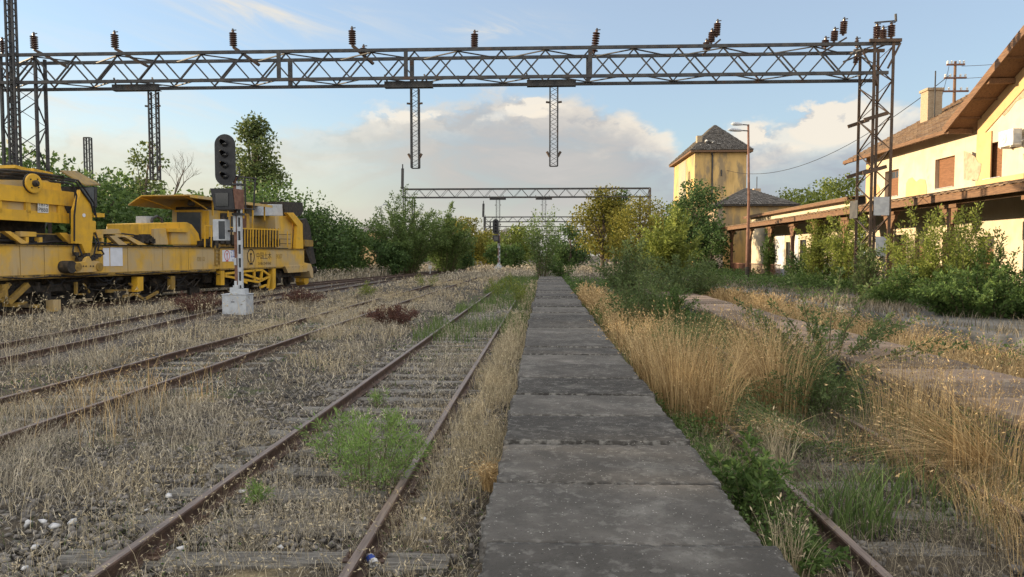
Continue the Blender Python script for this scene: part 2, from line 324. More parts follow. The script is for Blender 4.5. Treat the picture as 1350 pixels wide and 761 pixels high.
# ------------------------------------------------------------------ object helpers
def tag(o, label=None, cat=None, group=None, kind=None):
    if label: o['label'] = label
    if cat: o['category'] = cat
    if group: o['group'] = group
    if kind: o['kind'] = kind
    return o
def empty(name, label, cat, loc=(0, 0, 0), rz=0, group=None):
    o = bpy.data.objects.new(name, None); COL.objects.link(o); o.location = loc; o.rotation_euler = (0, 0, rz)
    o.empty_display_size = .2
    return tag(o, label, cat, group)
class MB:
    def build_each(s, name, mat, parent=None):
        out = []
        for i, (v0, f0) in enumerate(s.marks):
            v1, f1 = s.marks[i + 1] if i + 1 < len(s.marks) else (len(s.v), len(s.f)); p = MB(); p.v = s.v[v0:v1]; p.f = [tuple(k - v0 for k in f) for f in s.f[f0:f1]]; out.append(p.build(name, mat, parent))
        return out
    """collects shapes that become ONE mesh object"""
    def __init__(s): s.v = []; s.f = []; s.marks = []
    def add(s, vs, fs):
        s.marks.append((len(s.v), len(s.f))); k = len(s.v); s.v += [tuple(v) for v in vs]; s.f += [tuple(i + k for i in f) for f in fs]; return s
    def hexa(s, c):            # eight corners: bottom ring then top ring
        return s.add(c, [(3, 2, 1, 0), (4, 5, 6, 7), (0, 1, 5, 4), (1, 2, 6, 5), (2, 3, 7, 6), (3, 0, 4, 7)])
    def box(s, a, b):
        x0, y0, z0 = a; x1, y1, z1 = b
        x0, x1 = min(x0, x1), max(x0, x1); y0, y1 = min(y0, y1), max(y0, y1); z0, z1 = min(z0, z1), max(z0, z1)
        return s.hexa([(x0, y0, z0), (x1, y0, z0), (x1, y1, z0), (x0, y1, z0), (x0, y0, z1), (x1, y0, z1), (x1, y1, z1), (x0, y1, z1)])
    def cbox(s, c, d): return s.box([c[i] - d[i] / 2 for i in range(3)], [c[i] + d[i] / 2 for i in range(3)])
    def bar(s, p, q, w, h=None, up=(0, 0, 1)):
        h = h or w; p = Vector(p); q = Vector(q); t = (q - p).normalized(); u = Vector(up)
        if abs(t.dot(u)) > .98: u = Vector((0, 1, 0))
        a = t.cross(u).normalized() * (w / 2); b = a.cross(t).normalized() * (h / 2)
        return s.hexa([p - a - b, p + a - b, p + a + b, p - a + b, q - a - b, q + a - b, q + a + b, q - a + b])
    def angle(s, p, q, w=.07, t=.012, up=(0, 0, 1)):          # an L section
        p = Vector(p); q = Vector(q); d = (q - p).normalized(); u = Vector(up)
        if abs(d.dot(u)) > .98: u = Vector((0, 1, 0))
        a = d.cross(u).normalized(); b = a.cross(d).normalized()
        s.bar(p - b * (w / 2), q - b * (w / 2), w, t, up); s.bar(p - a * (w / 2) + b * (t * .5 + .001), q - a * (w / 2) + b * (t * .5 + .001), t, w, up)
        return s
    def tube(s, pts, r, n=8, cap=True):
        pts = [Vector(p) for p in pts]; rs = r if isinstance(r, (list, tuple)) else [r] * len(pts)
        k = len(s.v); prev = None
        for i, p in enumerate(pts):
            t = (pts[min(i + 1, len(pts) - 1)] - pts[max(i - 1, 0)]).normalized()
            if prev is None: a = t.orthogonal().normalized()
            else:
                a = prev - t * prev.dot(t); a = a.normalized() if a.length > 1e-5 else t.orthogonal().normalized()
            prev = a; b = t.cross(a)
            for j in range(n):
                th = 2 * math.pi * j / n; s.v.append(tuple(p + (a * math.cos(th) + b * math.sin(th)) * rs[i]))
        for i in range(len(pts) - 1):
            for j in range(n):
                a0 = k + i * n + j; a1 = k + i * n + (j + 1) % n; s.f.append((a0, a1, a1 + n, a0 + n))
        if cap:
            s.f.append(tuple(k + j for j in reversed(range(n)))); s.f.append(tuple(k + (len(pts) - 1) * n + j for j in range(n)))
        return s
    def prism(s, poly, fn, d):
        """poly: 2D outline; fn(a,b,depth) -> point; extruded from 0 to d"""
        n = len(poly); k = len(s.v)
        s.v += [tuple(fn(a, b, 0)) for a, b in poly] + [tuple(fn(a, b, d)) for a, b in poly]
        s.f.append(tuple(k + i for i in range(n))); s.f.append(tuple(k + n + i for i in reversed(range(n))))
        for i in range(n): j = (i + 1) % n; s.f.append((k + j, k + i, k + n + i, k + n + j))
        return s
    def lathe(s, prof, base, axis, n=14):
        base = Vector(base); t = Vector(axis).normalized()
        return s.tube([base + t * z for r, z in prof], [max(r, 1e-3) for r, z in prof], n)
    def build(s, name, mat, parent=None, loc=None, smooth=False, bevel=0.0):
        me = bpy.data.meshes.new(name); me.from_pydata(s.v, [], s.f); me.materials.append(mat)
        o = bpy.data.objects.new(name, me); COL.objects.link(o)
        import bmesh
        bm = bmesh.new(); bm.from_mesh(me); bmesh.ops.recalc_face_normals(bm, faces=bm.faces); bm.to_mesh(me); bm.free()
        if parent: o.parent = parent
        if loc is not None: o.location = loc
        if smooth: me.shade_smooth()
        if bevel:
            b = o.modifiers.new('bevel', 'BEVEL'); b.width = bevel; b.segments = 2; b.limit_method = 'ANGLE'
        return o
def arrays(name, V, quads=None, tris=None, mat=None, parent=None, loc=None):
    me = bpy.data.meshes.new(name); V = np.asarray(V, np.float32)
    idx = []; st = []; k = 0
    if quads is not None and len(quads):
        q = np.asarray(quads, np.int32); idx.append(q.ravel()); st.append(np.arange(len(q)) * 4); k += len(q) * 4
    if tris is not None and len(tris):
        t = np.asarray(tris, np.int32); idx.append(t.ravel()); st.append(k + np.arange(len(t)) * 3)
    idx = np.concatenate(idx); st = np.concatenate(st).astype(np.int32)
    me.vertices.add(len(V)); me.vertices.foreach_set('co', V.ravel())
    me.loops.add(len(idx)); me.loops.foreach_set('vertex_index', idx.astype(np.int32))
    me.polygons.add(len(st)); me.polygons.foreach_set('loop_start', st)
    me.update(calc_edges=True); me.validate()
    if mat: me.materials.append(mat)
    o = bpy.data.objects.new(name, me); COL.objects.link(o)
    if parent: o.parent = parent
    if loc is not None: o.location = loc
    return o
def copy_tree(o, parent=None):
    c = o.copy(); COL.objects.link(c); c.parent = parent
    for ch in list(o.children): copy_tree(ch, c)
    return c
def text(body, size, loc, mat, parent, name='lettering', rx=90, rz=0, align='CENTER'):
    cu = bpy.data.curves.new(name, 'FONT'); cu.body = body; cu.size = size; cu.align_x = align; cu.align_y = 'CENTER'; cu.extrude = .001
    t = bpy.data.objects.new('tmp', cu); COL.objects.link(t); bpy.context.view_layer.update()
    me = bpy.data.meshes.new_from_object(t.evaluated_get(bpy.context.evaluated_depsgraph_get())); bpy.data.objects.remove(t)
    me.materials.clear(); me.materials.append(mat); o = bpy.data.objects.new(name, me); COL.objects.link(o); o.parent = parent; o.location = loc
    o.rotation_euler = (R(rx), 0, R(rz)); return o
# ------------------------------------------------------------------ vegetation helpers
def unit(v): return v / np.maximum(np.linalg.norm(v, axis=-1, keepdims=True), 1e-9)
def cards(P, T, Nn, L_, W):
    """one rhombic leaf per point: P base, T direction, Nn rough normal"""
    B = unit(np.cross(T, Nn)); n = len(P)
    V = np.empty((n, 4, 3)); V[:, 0] = P; V[:, 1] = P + T * (L_ * .45)[:, None] + B * (W / 2)[:, None]
    V[:, 2] = P + T * L_[:, None]; V[:, 3] = P + T * (L_ * .45)[:, None] - B * (W / 2)[:, None]
    q = np.arange(n * 4).reshape(n, 4); return V.reshape(-1, 3), q
def ribbons(P, D, H, W, bend, nseg, rng, a0=None):
    """grass blades: base P, horizontal lean direction D (unit xy), height H, width W, bend 0..1.5"""
    n = len(P); s = np.linspace(0, 1, nseg + 1)
    ang = bend[:, None] * (s[None, :] ** 1.5)
    if a0 is not None: ang = ang + np.asarray(a0)[:, None]
    ds = (H / nseg)[:, None]
    lean = np.cumsum(np.concatenate([np.zeros((n, 1)), np.sin(ang[:, 1:]) * ds], 1), 1)
    ht = np.cumsum(np.concatenate([np.zeros((n, 1)), np.cos(ang[:, 1:]) * ds], 1), 1)
    th = rng.uniform(0, 2 * np.pi, n); S_ = np.stack([np.cos(th), np.sin(th), np.zeros(n)], 1)
    C = P[:, None, :] + np.stack([D[:, 0:1] * lean, D[:, 1:2] * lean, ht], -1)
    w = (W[:, None] * (1 - s[None, :] ** 1.6) * .5)
    nv = 2 * nseg + 1; V = np.empty((n, nv, 3))
    for k in range(nseg):
        V[:, 2 * k] = C[:, k] - S_ * w[:, k:k + 1]; V[:, 2 * k + 1] = C[:, k] + S_ * w[:, k:k + 1]
    V[:, nv - 1] = C[:, nseg]
    o = (np.arange(n) * nv)[:, None]
    q = np.concatenate([o + np.array([[2 * k, 2 * k + 1, 2 * k + 3, 2 * k + 2]]) for k in range(nseg - 1)], 0) if nseg > 1 else np.zeros((0, 4), int)
    t = o + np.array([[nv - 3, nv - 2, nv - 1]])
    return V.reshape(-1, 3), q, t, C[:, nseg], unit(C[:, nseg] - C[:, nseg - 1])
def rdir(rng, n):
    th = rng.uniform(0, 2 * np.pi, n); return np.stack([np.cos(th), np.sin(th)], 1)
def rsph(rng, n): return unit(rng.normal(size=(n, 3)))
_tab = np.random.default_rng(5).random((64, 64))
def vnoise(x, y, sc):
    x = np.asarray(x) / sc + 100; y = np.asarray(y) / sc + 100
    i = np.floor(x).astype(int); j = np.floor(y).astype(int); u = x - i; v = y - j; u = u * u * (3 - 2 * u); v = v * v * (3 - 2 * v)
    g = lambda a, b: _tab[a % 64, b % 64]
    return (g(i, j) * (1 - u) + g(i + 1, j) * u) * (1 - v) + (g(i, j + 1) * (1 - u) + g(i + 1, j + 1) * u) * v
def merge(lst):
    Vs, Qs, Ts = [], [], []; k = 0
    for V, q, t in lst:
        Vs.append(V)
        if q is not None and len(q): Qs.append(q + k)
        if t is not None and len(t): Ts.append(t + k)
        k += len(V)
    return np.concatenate(Vs), (np.concatenate(Qs) if Qs else None), (np.concatenate(Ts) if Ts else None)

def crown_mesh(rng, C, Rr, n, ls, up=.35):
    p = Rr ** 2 / np.sum(Rr ** 2); i = rng.choice(len(C), n, p=p)
    d = rsph(rng, n); d[:, 2] *= .8
    r = Rr[i] * (rng.random(n) ** .45)
    P = C[i] + d * r[:, None]
    T = unit(d * .6 + rsph(rng, n) * .8 + np.array([0, 0, -.15])); Nn = unit(rsph(rng, n) + np.array([0, 0, up]))
    L_ = ls * rng.uniform(.55, 1.45, n)
    return cards(P, T, Nn, L_, L_ * rng.uniform(.45, .75, n))
def tree(name, label, base, h, w, mat, n=5000, ls=.26, lo=.22, shape='round', seed=1, k=42, cat='tree', bark='bark', group=None, tr=None, rel=.19):
    rng = np.random.default_rng(seed); root = empty(name, label, cat, base, 0, group)
    C = []
    while len(C) < k:
        q = rng.uniform(-1, 1, 3)
        if np.linalg.norm(q) > 1: continue
        t = (q[2] + 1) / 2
        if shape == 'round': f = 1.0
        elif shape == 'poplar': f = .55 + .45 * math.sin(math.pi * min(1, t * 1.15))
        elif shape == 'cone': f = 1.15 - .8 * t
        elif shape == 'skirt': f = 1.0 if t > .35 else .9
        C.append((q[0] * w / 2 * f, q[1] * w / 2 * f, h * (lo + (1 - lo) * t)))
    C = np.array(C); Rr = rng.uniform(.75, 1.35, k) * min(w, h * (1 - lo)) * rel
    C[:, 2] = np.minimum(C[:, 2], h - Rr * .5); C[:, 2] = np.maximum(C[:, 2], Rr * .55)
    m = MB(); tr = tr or (.018 * h + .03)
    top = Vector((rng.normal() * .05 * w, rng.normal() * .05 * w, h * .78))
    ax = [Vector((0, 0, -.1)), Vector((rng.normal() * .03 * w, rng.normal() * .03 * w, h * .3)), Vector((rng.normal() * .05 * w, rng.normal() * .05 * w, h * .55)), top]
    m.tube(ax, [tr * 1.3, tr, tr * .65, tr * .2], 8)
    for c in C[:: 2]:
        z0 = min(max(c[2] * .55, h * .12), h * .6); t = z0 / h
        p0 = ax[1].lerp(ax[0], max(0, 1 - t / .3)) if t < .3 else ax[1].lerp(ax[2], min(1, (t - .3) / .25))
        cv = Vector(c); mid = p0.lerp(cv, .55) + Vector((0, 0, .06 * h * rng.uniform(-.3, 1)))
        m.tube([p0, mid, cv], [tr * .42, tr * .26, tr * .08], 5)
    m.build('trunk', MAT[bark], root)
    V, q = crown_mesh(rng, C, Rr, n, ls)
    arrays('crown', V, q, None, MAT[mat] if isinstance(mat, str) else mat, root)
    return root
def whips(name, label, base, h, w, mat, n_st=40, per=60, ls=.16, seed=1, cat='shrub', curve=.5, first=.15, side=.25, r0=.018, group=None, low=0.0, foot=.12, asp=.42):
    """a shrub of many whippy stems that carry leaves along their length"""
    rng = np.random.default_rng(seed); root = empty(name, label, cat, base, 0, group); m = MB(); L = []
    for i in range(n_st):
        a = rng.uniform(0, 2 * math.pi); out = math.sqrt(rng.random()) * w / 2; hh = h * rng.uniform(.55, 1.0) * (1 - .35 * (out / (w / 2 + 1e-6)) ** 2)
        p0 = np.array([math.cos(a), math.sin(a), 0]) * out * foot * 2; p3 = np.array([math.cos(a) * out, math.sin(a) * out, hh])
        p3[2] = max(p3[2] * (1 - low * out / (w / 2)), .12 * h)
        mid = p0 * .35 + p3 * .5 + np.array([0, 0, hh * (.12 + curve * .25)]) - np.array([math.cos(a), math.sin(a), 0]) * out * .12
        s = np.linspace(0, 1, 7)[:, None]; pts = p0 * (1 - s) ** 2 + 2 * mid * s * (1 - s) + p3 * s ** 2
        pts += rng.normal(size=pts.shape) * .012 * h * s
        m.tube(pts, [r0 * (1 - .85 * x) for x in np.linspace(0, 1, 7)], 4, False)
        t = first + (1 - first) * rng.random(per) ** .8; f = t * 6; j = np.minimum(f.astype(int), 5); u = (f - j)[:, None]
        P = pts[j] * (1 - u) + pts[j + 1] * u; ax = unit(pts[j + 1] - pts[j])
        off = rsph(rng, per); P = P + off * (side * h * .22 * rng.random(per) ** .7 * (1.15 - .7 * t))[:, None]
        P[:, 2] = np.maximum(P[:, 2], .03)
        T = unit(ax * .6 + off * .9); Nn = unit(rsph(rng, per) + np.array([0, 0, .6])); l = ls * rng.uniform(.6, 1.35, per)
        V, q = cards(P, T, Nn, l, l * asp); L.append((V, q, None))
    m.build('stems', MAT['twig'], root)
    V, q, _ = merge(L); arrays('foliage', V, q, None, MAT[mat] if isinstance(mat, str) else mat, root)
    return root
# ================================================================== THE SETTING
rngG = np.random.default_rng(11)
def build_ground():
    xs = np.unique(np.concatenate([np.linspace(-14, 9, 93), np.linspace(-60, -14, 24), np.linspace(9, 60, 24), [-900, -400, -200, -110, 110, 200, 400, 900]]))
    ys = np.unique(np.concatenate([np.linspace(1, 20, 77), np.linspace(20, 60, 41), np.linspace(60, 200, 36), [-300, -120, -60, -30, -15, -8, -4, -1, 300, 500, 900, 1600]]))
    gx, gy = np.meshgrid(xs, ys); z = (vnoise(gx, gy, .9) - .5) * .045 + (vnoise(gx + 30, gy, .35) - .5) * .03 - .012
    V = np.stack([gx, gy, z], -1).reshape(-1, 3); nx, ny = len(xs), len(ys)
    i = np.arange((nx - 1) * (ny - 1)); r, c = i // (nx - 1), i % (nx - 1); a = r * nx + c
    o = arrays('ground', V, np.stack([a, a + 1, a + nx + 1, a + nx], 1), None, MAT['ground']); o.data.shade_smooth()
    return tag(o, kind='structure')
build_ground()

def slab_run(name, x0, x1, y0, y1, step, ztop, thick, mat, seed, extra=0.0):      # extra widens the joints
    """a platform of precast slabs on a plain base; every slab is its own island, slightly tilted, with nibbled edges"""
    rng = np.random.default_rng(seed); Vs, Qs, rims = [], [], []; k = 0; y = y0
    while y < y1:
        ly = step * rng.uniform(.985, 1.015); gap = .026 + .022 * rng.random() + extra
        dz, tx, ty = rng.normal() * .010, rng.normal() * .004, rng.normal() * .007; dx = rng.normal() * .020
        nx, ny = 40, 22
        u = np.linspace(0, 1, nx); v = np.linspace(0, 1, ny); U, W_ = np.meshgrid(u, v)
        X = x0 + dx + U * (x1 - x0); Y = y + gap / 2 + W_ * (ly - gap); wob = rng.normal(size=(ny, nx)) * .0045 - (rng.random((ny, nx)) < .03) * .016
        edge = (U < .001) | (U > .999) | (W_ < .001) | (W_ > .999)
        X = X + np.where((U < .001) | (U > .999), wob * 1.7, 0); Y = Y + np.where((W_ < .001) | (W_ > .999), wob * 1.2, 0)
        Z = ztop + dz + (U - .5) * tx * 2 + (W_ - .5) * ty * 2 - np.where(edge, .003 + np.abs(wob) * .5, 0) + rng.normal(size=(ny, nx)) * .0012
        top = np.stack([X, Y, Z], -1).reshape(-1, 3); bot = top.copy(); bot[:, 2] = ztop - thick
        g = np.arange((nx - 1) * (ny - 1)); r, c = g // (nx - 1), g % (nx - 1); a = r * nx + c
        q = [np.stack([a, a + 1, a + nx + 1, a + nx], 1)]
        ring = list(range(nx)) + [nx * (j + 1) - 1 for j in range(1, ny)] + [nx * (ny - 1) + i for i in range(nx - 2, -1, -1)] + [nx * j for j in range(ny - 2, 0, -1)]
        rr = np.array(ring); r2 = np.roll(rr, -1); nT = nx * ny
        q.append(np.stack([r2, rr, rr + nT, r2 + nT], 1))
        rim = np.where(edge, 1.0, 0.0).ravel(); rims.append(np.concatenate([rim, rim]))
        Vs.append(np.concatenate([top, bot])); Qs.append(np.concatenate(q) + k); k += 2 * nT
        y += ly
    o = arrays(name, np.concatenate(Vs), np.concatenate(Qs), None, mat); at_ = o.data.attributes.new('rim', 'FLOAT', 'POINT'); at_.data.foreach_set('value', np.concatenate(rims).astype(np.float32)); tag(o, kind='structure')
    return o
P1Z = .5
slab_run('platform', -.32, 1.22, 3.79 - 8 * 1.03, 32.4, 1.03, P1Z, .13, MAT['slab'], 3)
slab_run('platform', -.32, 1.30, 32.9, 52, 1.03, P1Z - .05, .13, MAT['slab'], 8)
MB().box((-.24, -4.4, -.1), (1.14, 51.8, P1Z - .15)).build('platform_base', MAT['paving']).__setitem__('kind', 'structure')
slab_run('platform', 4.62, 6.12, -2, 33, 1.0, P1Z, .12, MAT['slab_red'], 5, .035)
MB().box((4.70, -1.9, -.1), (6.06, 32.9, P1Z - .14)).build('platform_base', MAT['paving']).__setitem__('kind', 'structure')

def build_paving():
    rng = np.random.default_rng(4); ys = np.arange(-6, 74, .8); edge = 9.0 + (vnoise(ys, ys * 0, 2.5) - .5) * .9 + rng.normal(size=len(ys)) * .05
    V = []; q = []
    for i, (y, e) in enumerate(zip(ys, edge)):
        V += [(e, y, -.1), (e + .03, y, .40), (e + .08, y, .435), (e + 1.2, y, .45), (60, y, .45)]
        if i: a = (i - 1) * 5; q += [(a + j, a + j + 5, a + j + 6, a + j + 1) for j in range(4)]
    return tag(arrays('station_paving', np.array(V), np.array(q), None, MAT['paving']), kind='structure')
build_paving()
# low concrete retaining blocks at the paving edge
for i, (px, py, Y, w) in enumerate([(1128, 402, 24.0, 1.5), (1180, 408, 21.5, 1.7)]):
    p = at(px, py, Y); m = MB().box((-.25, -w / 2, -.2), (.25, w / 2, .42)); o = m.build('concrete_kerb_block', MAT['paving'], None, (p.x, Y, 0), bevel=.03)
    tag(o, ['grey concrete kerb block in the grass left of the lattice tower foot', 'grey concrete kerb block beside the big dark bush'][i], 'concrete block', 'concrete blocks along the paving edge')

# ------------------------------------------------------------------ tracks
def smooth_path(pts, step=1.5):
    ys = [p[1] for p in pts]; y = np.arange(ys[0], ys[-1] + .01, step); x = np.interp(y, ys, [p[0] for p in pts])
    for _ in range(6):
        x[1:-1] = (x[:-2] + 2 * x[1:-1] + x[2:]) / 4
    return np.stack([x, y], 1)
RAIL = [(-.062, 0), (.062, 0), (.062, .010), (.016, .024), (.010, .034), (.010, .092), (.034, .105), (.036, .132), (.028, .140), (-.028, .140), (-.036, .132), (-.034, .105), (-.010, .092), (-.010, .034), (-.016, .024), (-.062, .010)]
def rail_mesh(path, off, z0, parent, seed):
    rng = np.random.default_rng(seed); t = np.gradient(path, axis=0); t = unit(t); nrm = np.stack([t[:, 1], -t[:, 0]], 1)
    c = path + nrm * off; zz = z0 + rng.normal(size=len(c)) * .003
    n = len(RAIL); V = []; F = []
    for i in range(len(c)):
        for a, b in RAIL: V.append((c[i, 0] + nrm[i, 0] * a, c[i, 1] + nrm[i, 1] * a, zz[i] + b))
    for i in range(len(c) - 1):
        for j in range(n): F.append((i * n + j, i * n + (j + 1) % n, (i + 1) * n + (j + 1) % n, (i + 1) * n + j))
    m = MB(); m.add(V, F); m.f.append(tuple(range(n))); o = m.build('rail', MAT['rail'], parent)
    o.data.materials.append(MAT['rail_head'])
    for p in o.data.polygons:
        if p.normal.z > .9 and p.center.z > z0 + .125: p.material_index = 1
    return o
def track(label, pts, y_sl, group='railway tracks in the yard', step=1.5, pitch=.66, seed=1, stuff_after=90, sl=True, ztop=.012, fast=0):
    root = empty('railway_track', label, 'track', (0, 0, 0), 0, group); path = smooth_path(pts, step)
    for k, s in enumerate((-1, 1)): rail_mesh(path, s * .7525, .012, root, seed + k)
    rng = np.random.default_rng(seed); y = y_sl[0]; n = 0
    while sl and y < y_sl[1] and n < stuff_after:
        x = float(np.interp(y, path[:, 1], path[:, 0])); m = MB(); w = .235 + rng.normal() * .012; L_ = 1.26 + rng.normal() * .03
        nx = 10; xs = np.linspace(-L_, L_, nx); ring = []
        for i, xx in enumerate(xs):
            j = rng.normal(size=8) * .010
            ring.append([(xx, -w / 2 + j[0], -.16), (xx, w / 2 + j[1], -.16), (xx, w / 2 + j[2], ztop - .015 + j[3] * .6), (xx, w / 2 - .03, ztop + .006 + j[5] * .6), (xx, -w / 2 + .03, ztop + .006 + j[7] * .6), (xx, -w / 2 + j[4], ztop - .015 + j[6] * .6)])
        V = [p for r in ring for p in r]; F = [(i * 6 + a, i * 6 + (a + 1) % 6, (i + 1) * 6 + (a + 1) % 6, (i + 1) * 6 + a) for i in range(nx - 1) for a in range(6)]
        F += [tuple(range(6)), tuple((nx - 1) * 6 + a for a in range(6))]
        m.add(V, F); o = m.build('sleeper', MAT['sleeper'], root, (x, y, rng.normal() * .004 - (.018 if y > 4.6 else 0))); o.rotation_euler = (0, 0, rng.normal() * .02)
        if n < fast:
            m = MB()
            for s in (-1, 1):
                c = s * .7525; m.box((c - .14, -.075, ztop + .002), (c + .14, .075, ztop + .014))
                for q in (-.10, .10): m.lathe([(.022, 0), (.022, .02), (.014, .022), (.012, .045)], (c + q, 0, ztop + .014), (0, 0, 1), 6); m.box((c + q * .75 - .03, -.03, ztop + .0145), (c + q * .75 + .03, .03, ztop + .028))
                m.build('rail_fastening', MAT['rail'], o); m = MB()
        y += pitch * rng.uniform(.94, 1.06); n += 1
    return root
track('rusty track beside the dark platform with a green weed between its rails', [(-1.94, -4), (-1.94, 78)], (2.6, 30), seed=2, ztop=.03, fast=9)
track('straw covered track with thin rails left of the nearest track', [(-6.49, -6), (-6.49, 40), (-6.35, 60), (-5.7, 95)], (4, 26), seed=5)
track('curving track between the signal post and the yellow machine', [(-10.6, -6), (-10.75, 14), (-11.5, 19), (-12.42, 26), (-12.45, 60), (-11.6, 80), (-9.3, 110)], (6, 30), seed=8)
track('track the yellow machine stands on, below the bushes', [(-23.0, -6), (-18.95, 22), (-16.05, 43.1), (-13.3, 68), (-11.2, 95), (-9.5, 118)], (38, 58), seed=12)
track('overgrown rusty track sunk in weeds between the two platforms', [(2.80, -4), (2.80, 40)], (3, 9), seed=15)

def ballast_bed(pts, y0, y1, w, seed):
    rng = np.random.default_rng(seed); path = smooth_path(pts, .5); path = path[(path[:, 1] > y0) & (path[:, 1] < y1)]; V = []; q = []
    for i, (x, y) in enumerate(path):
        a, b = (w * (.75 + .5 * vnoise(x + s * 9, y, 1.3)) + rng.normal() * .05 for s in (1, 2))
        V += [(x - a, y, -.06), (x - a * .9, y, .012), (x + b * .9, y, .012), (x + b, y, -.06)]
        if i: k = (i - 1) * 4; q += [(k + j, k + j + 1, k + j + 5, k + j + 4) for j in range(3)]
    tag(arrays('ballast_bed', np.array(V), np.array(q), None, MAT['ballast_bed']), kind='structure')
ballast_bed([(-10.6, -6), (-10.75, 14), (-11.5, 19), (-12.42, 26), (-12.45, 60), (-11.6, 80), (-9.3, 110)], 12, 80, 1.5, 1)
ballast_bed([(-23.0, -6), (-18.95, 22), (-16.05, 43.1), (-13.3, 68), (-11.2, 95), (-9.5, 118)], 8, 90, 2.0, 2)
# ------------------------------------------------------------------ stones
def icosa():
    t = (1 + 5 ** .5) / 2
    v = unit(np.array([(-1, t, 0), (1, t, 0), (-1, -t, 0), (1, -t, 0), (0, -1, t), (0, 1, t), (0, -1, -t), (0, 1, -t), (t, 0, -1), (t, 0, 1), (-t, 0, -1), (-t, 0, 1)], float))
    f = np.array([(0, 11, 5), (0, 5, 1), (0, 1, 7), (0, 7, 10), (0, 10, 11), (1, 5, 9), (5, 11, 4), (11, 10, 2), (10, 7, 6), (7, 1, 8), (3, 9, 4), (3, 4, 2), (3, 2, 6), (3, 6, 8), (3, 8, 9), (4, 9, 5), (2, 4, 11), (6, 2, 10), (8, 6, 7), (9, 8, 1)])
    return v, f
def stones(name, X, Y, Zs, size, seed, mat, rough=.2):
    rng = np.random.default_rng(seed); v, f = icosa(); n = len(X)
    sc = size[:, None, None] * rng.uniform(.6, 1.25, (n, 1, 3)) * np.array([1, 1, .75]); V = v[None] * sc * rng.uniform(1 - rough * 2, 1 + rough, (n, 12, 1))
    a = rng.uniform(0, 6.28, n); c, s = np.cos(a)[:, None], np.sin(a)[:, None]; x = V[..., 0] * c - V[..., 1] * s; y = V[..., 0] * s + V[..., 1] * c
    V = np.stack([x, y, V[..., 2]], -1) + np.stack([X, Y, Zs], -1)[:, None]
    return arrays(name, V.reshape(-1, 3), None, (f[None] + (np.arange(n) * 12)[:, None, None]).reshape(-1, 3), mat)
def ysample(n, y0, y1, rng, p=1.0):       # density falls with distance
    u = rng.random(n); return y0 * (y1 / y0) ** (u ** p)
n = 24000; Y = ysample(n, 2.4, 26, rngG, 1.0); X = rngG.uniform(-1, 1, n)
X = np.where(rngG.random(n) < .62, -2.7 + rngG.normal(size=n) * 1.0, np.where(rngG.random(n) < .5, -5 + X * 5, 2.9 + X * 1.6))
keep = ((X < -.42) | ((X > 1.3) & (X < 4.55))) & (vnoise(X, Y, .7) > .28); X, Y = X[keep], Y[keep]
tag(stones('ballast', X, Y, rngG.uniform(-.012, .012, len(X)), rngG.uniform(.015, .034, len(X)) * (1 + .5 * (rngG.random(len(X)) < .15)), 3, MAT['stone']), kind='stuff')
WS = [(35, 693, .042, 'pale stone at the far left, leftmost of the row of pale stones'), (56, 690, .036, 'pale stone second from the left in the row by the near track'), (73, 695, .044, 'pale stone third from the left in the row by the near track'), (94, 691, .045, 'pale stone at the right end of the row of four'),
      (46, 723, .034, 'pale stone just below the row of pale stones'), (34, 750, .028, 'pale stone lowest at the bottom left corner'), (192, 674, .034, 'pale stone beside a sleeper end left of the near rail'), (320, 649, .040, 'pale stone between the rails right of the left near rail'),
      (370, 724, .038, 'flat pale stone above the lowest sleeper between the rails'), (222, 655, .045, 'buff stone resting against a dark sleeper end'), (560, 686, .03, 'small pale stone right of the right near rail'), (238, 725, .03, 'small grey stone hidden in grass by the left near rail')]
for px, py, s, lab in WS:
    p = atz(px, py, .02); o = stones('pale_stone', np.zeros(1), np.zeros(1), np.zeros(1), np.array([s * 1.05]), px, MAT['pale_stone'], .38); o.location = (p.x, p.y, .03); o.scale = (1, 1, .75)
    tag(o, lab, 'stone', 'pale stones by the near track')
# crumpled can by the right near rail
p = atz(489, 742, .03); can = empty('crumpled_can', 'crumpled blue and white drink can lying against the right near rail', 'can', (p.x, p.y, .045), R(35))
m = MB(); m.tube([(0, -.055, 0), (0, -.05, .004), (0, -.01, -.008), (.006, .03, .006), (0, .055, 0)], [.026, .033, .026, .031, .025], 10); m.build('body', MAT['pale_stone'], can)
m = MB(); m.tube([(0, -.012, -.006), (.005, .026, .006)], [.0285, .0325], 10, False); m.build('blue_band', MAT['ink_blue'], can)
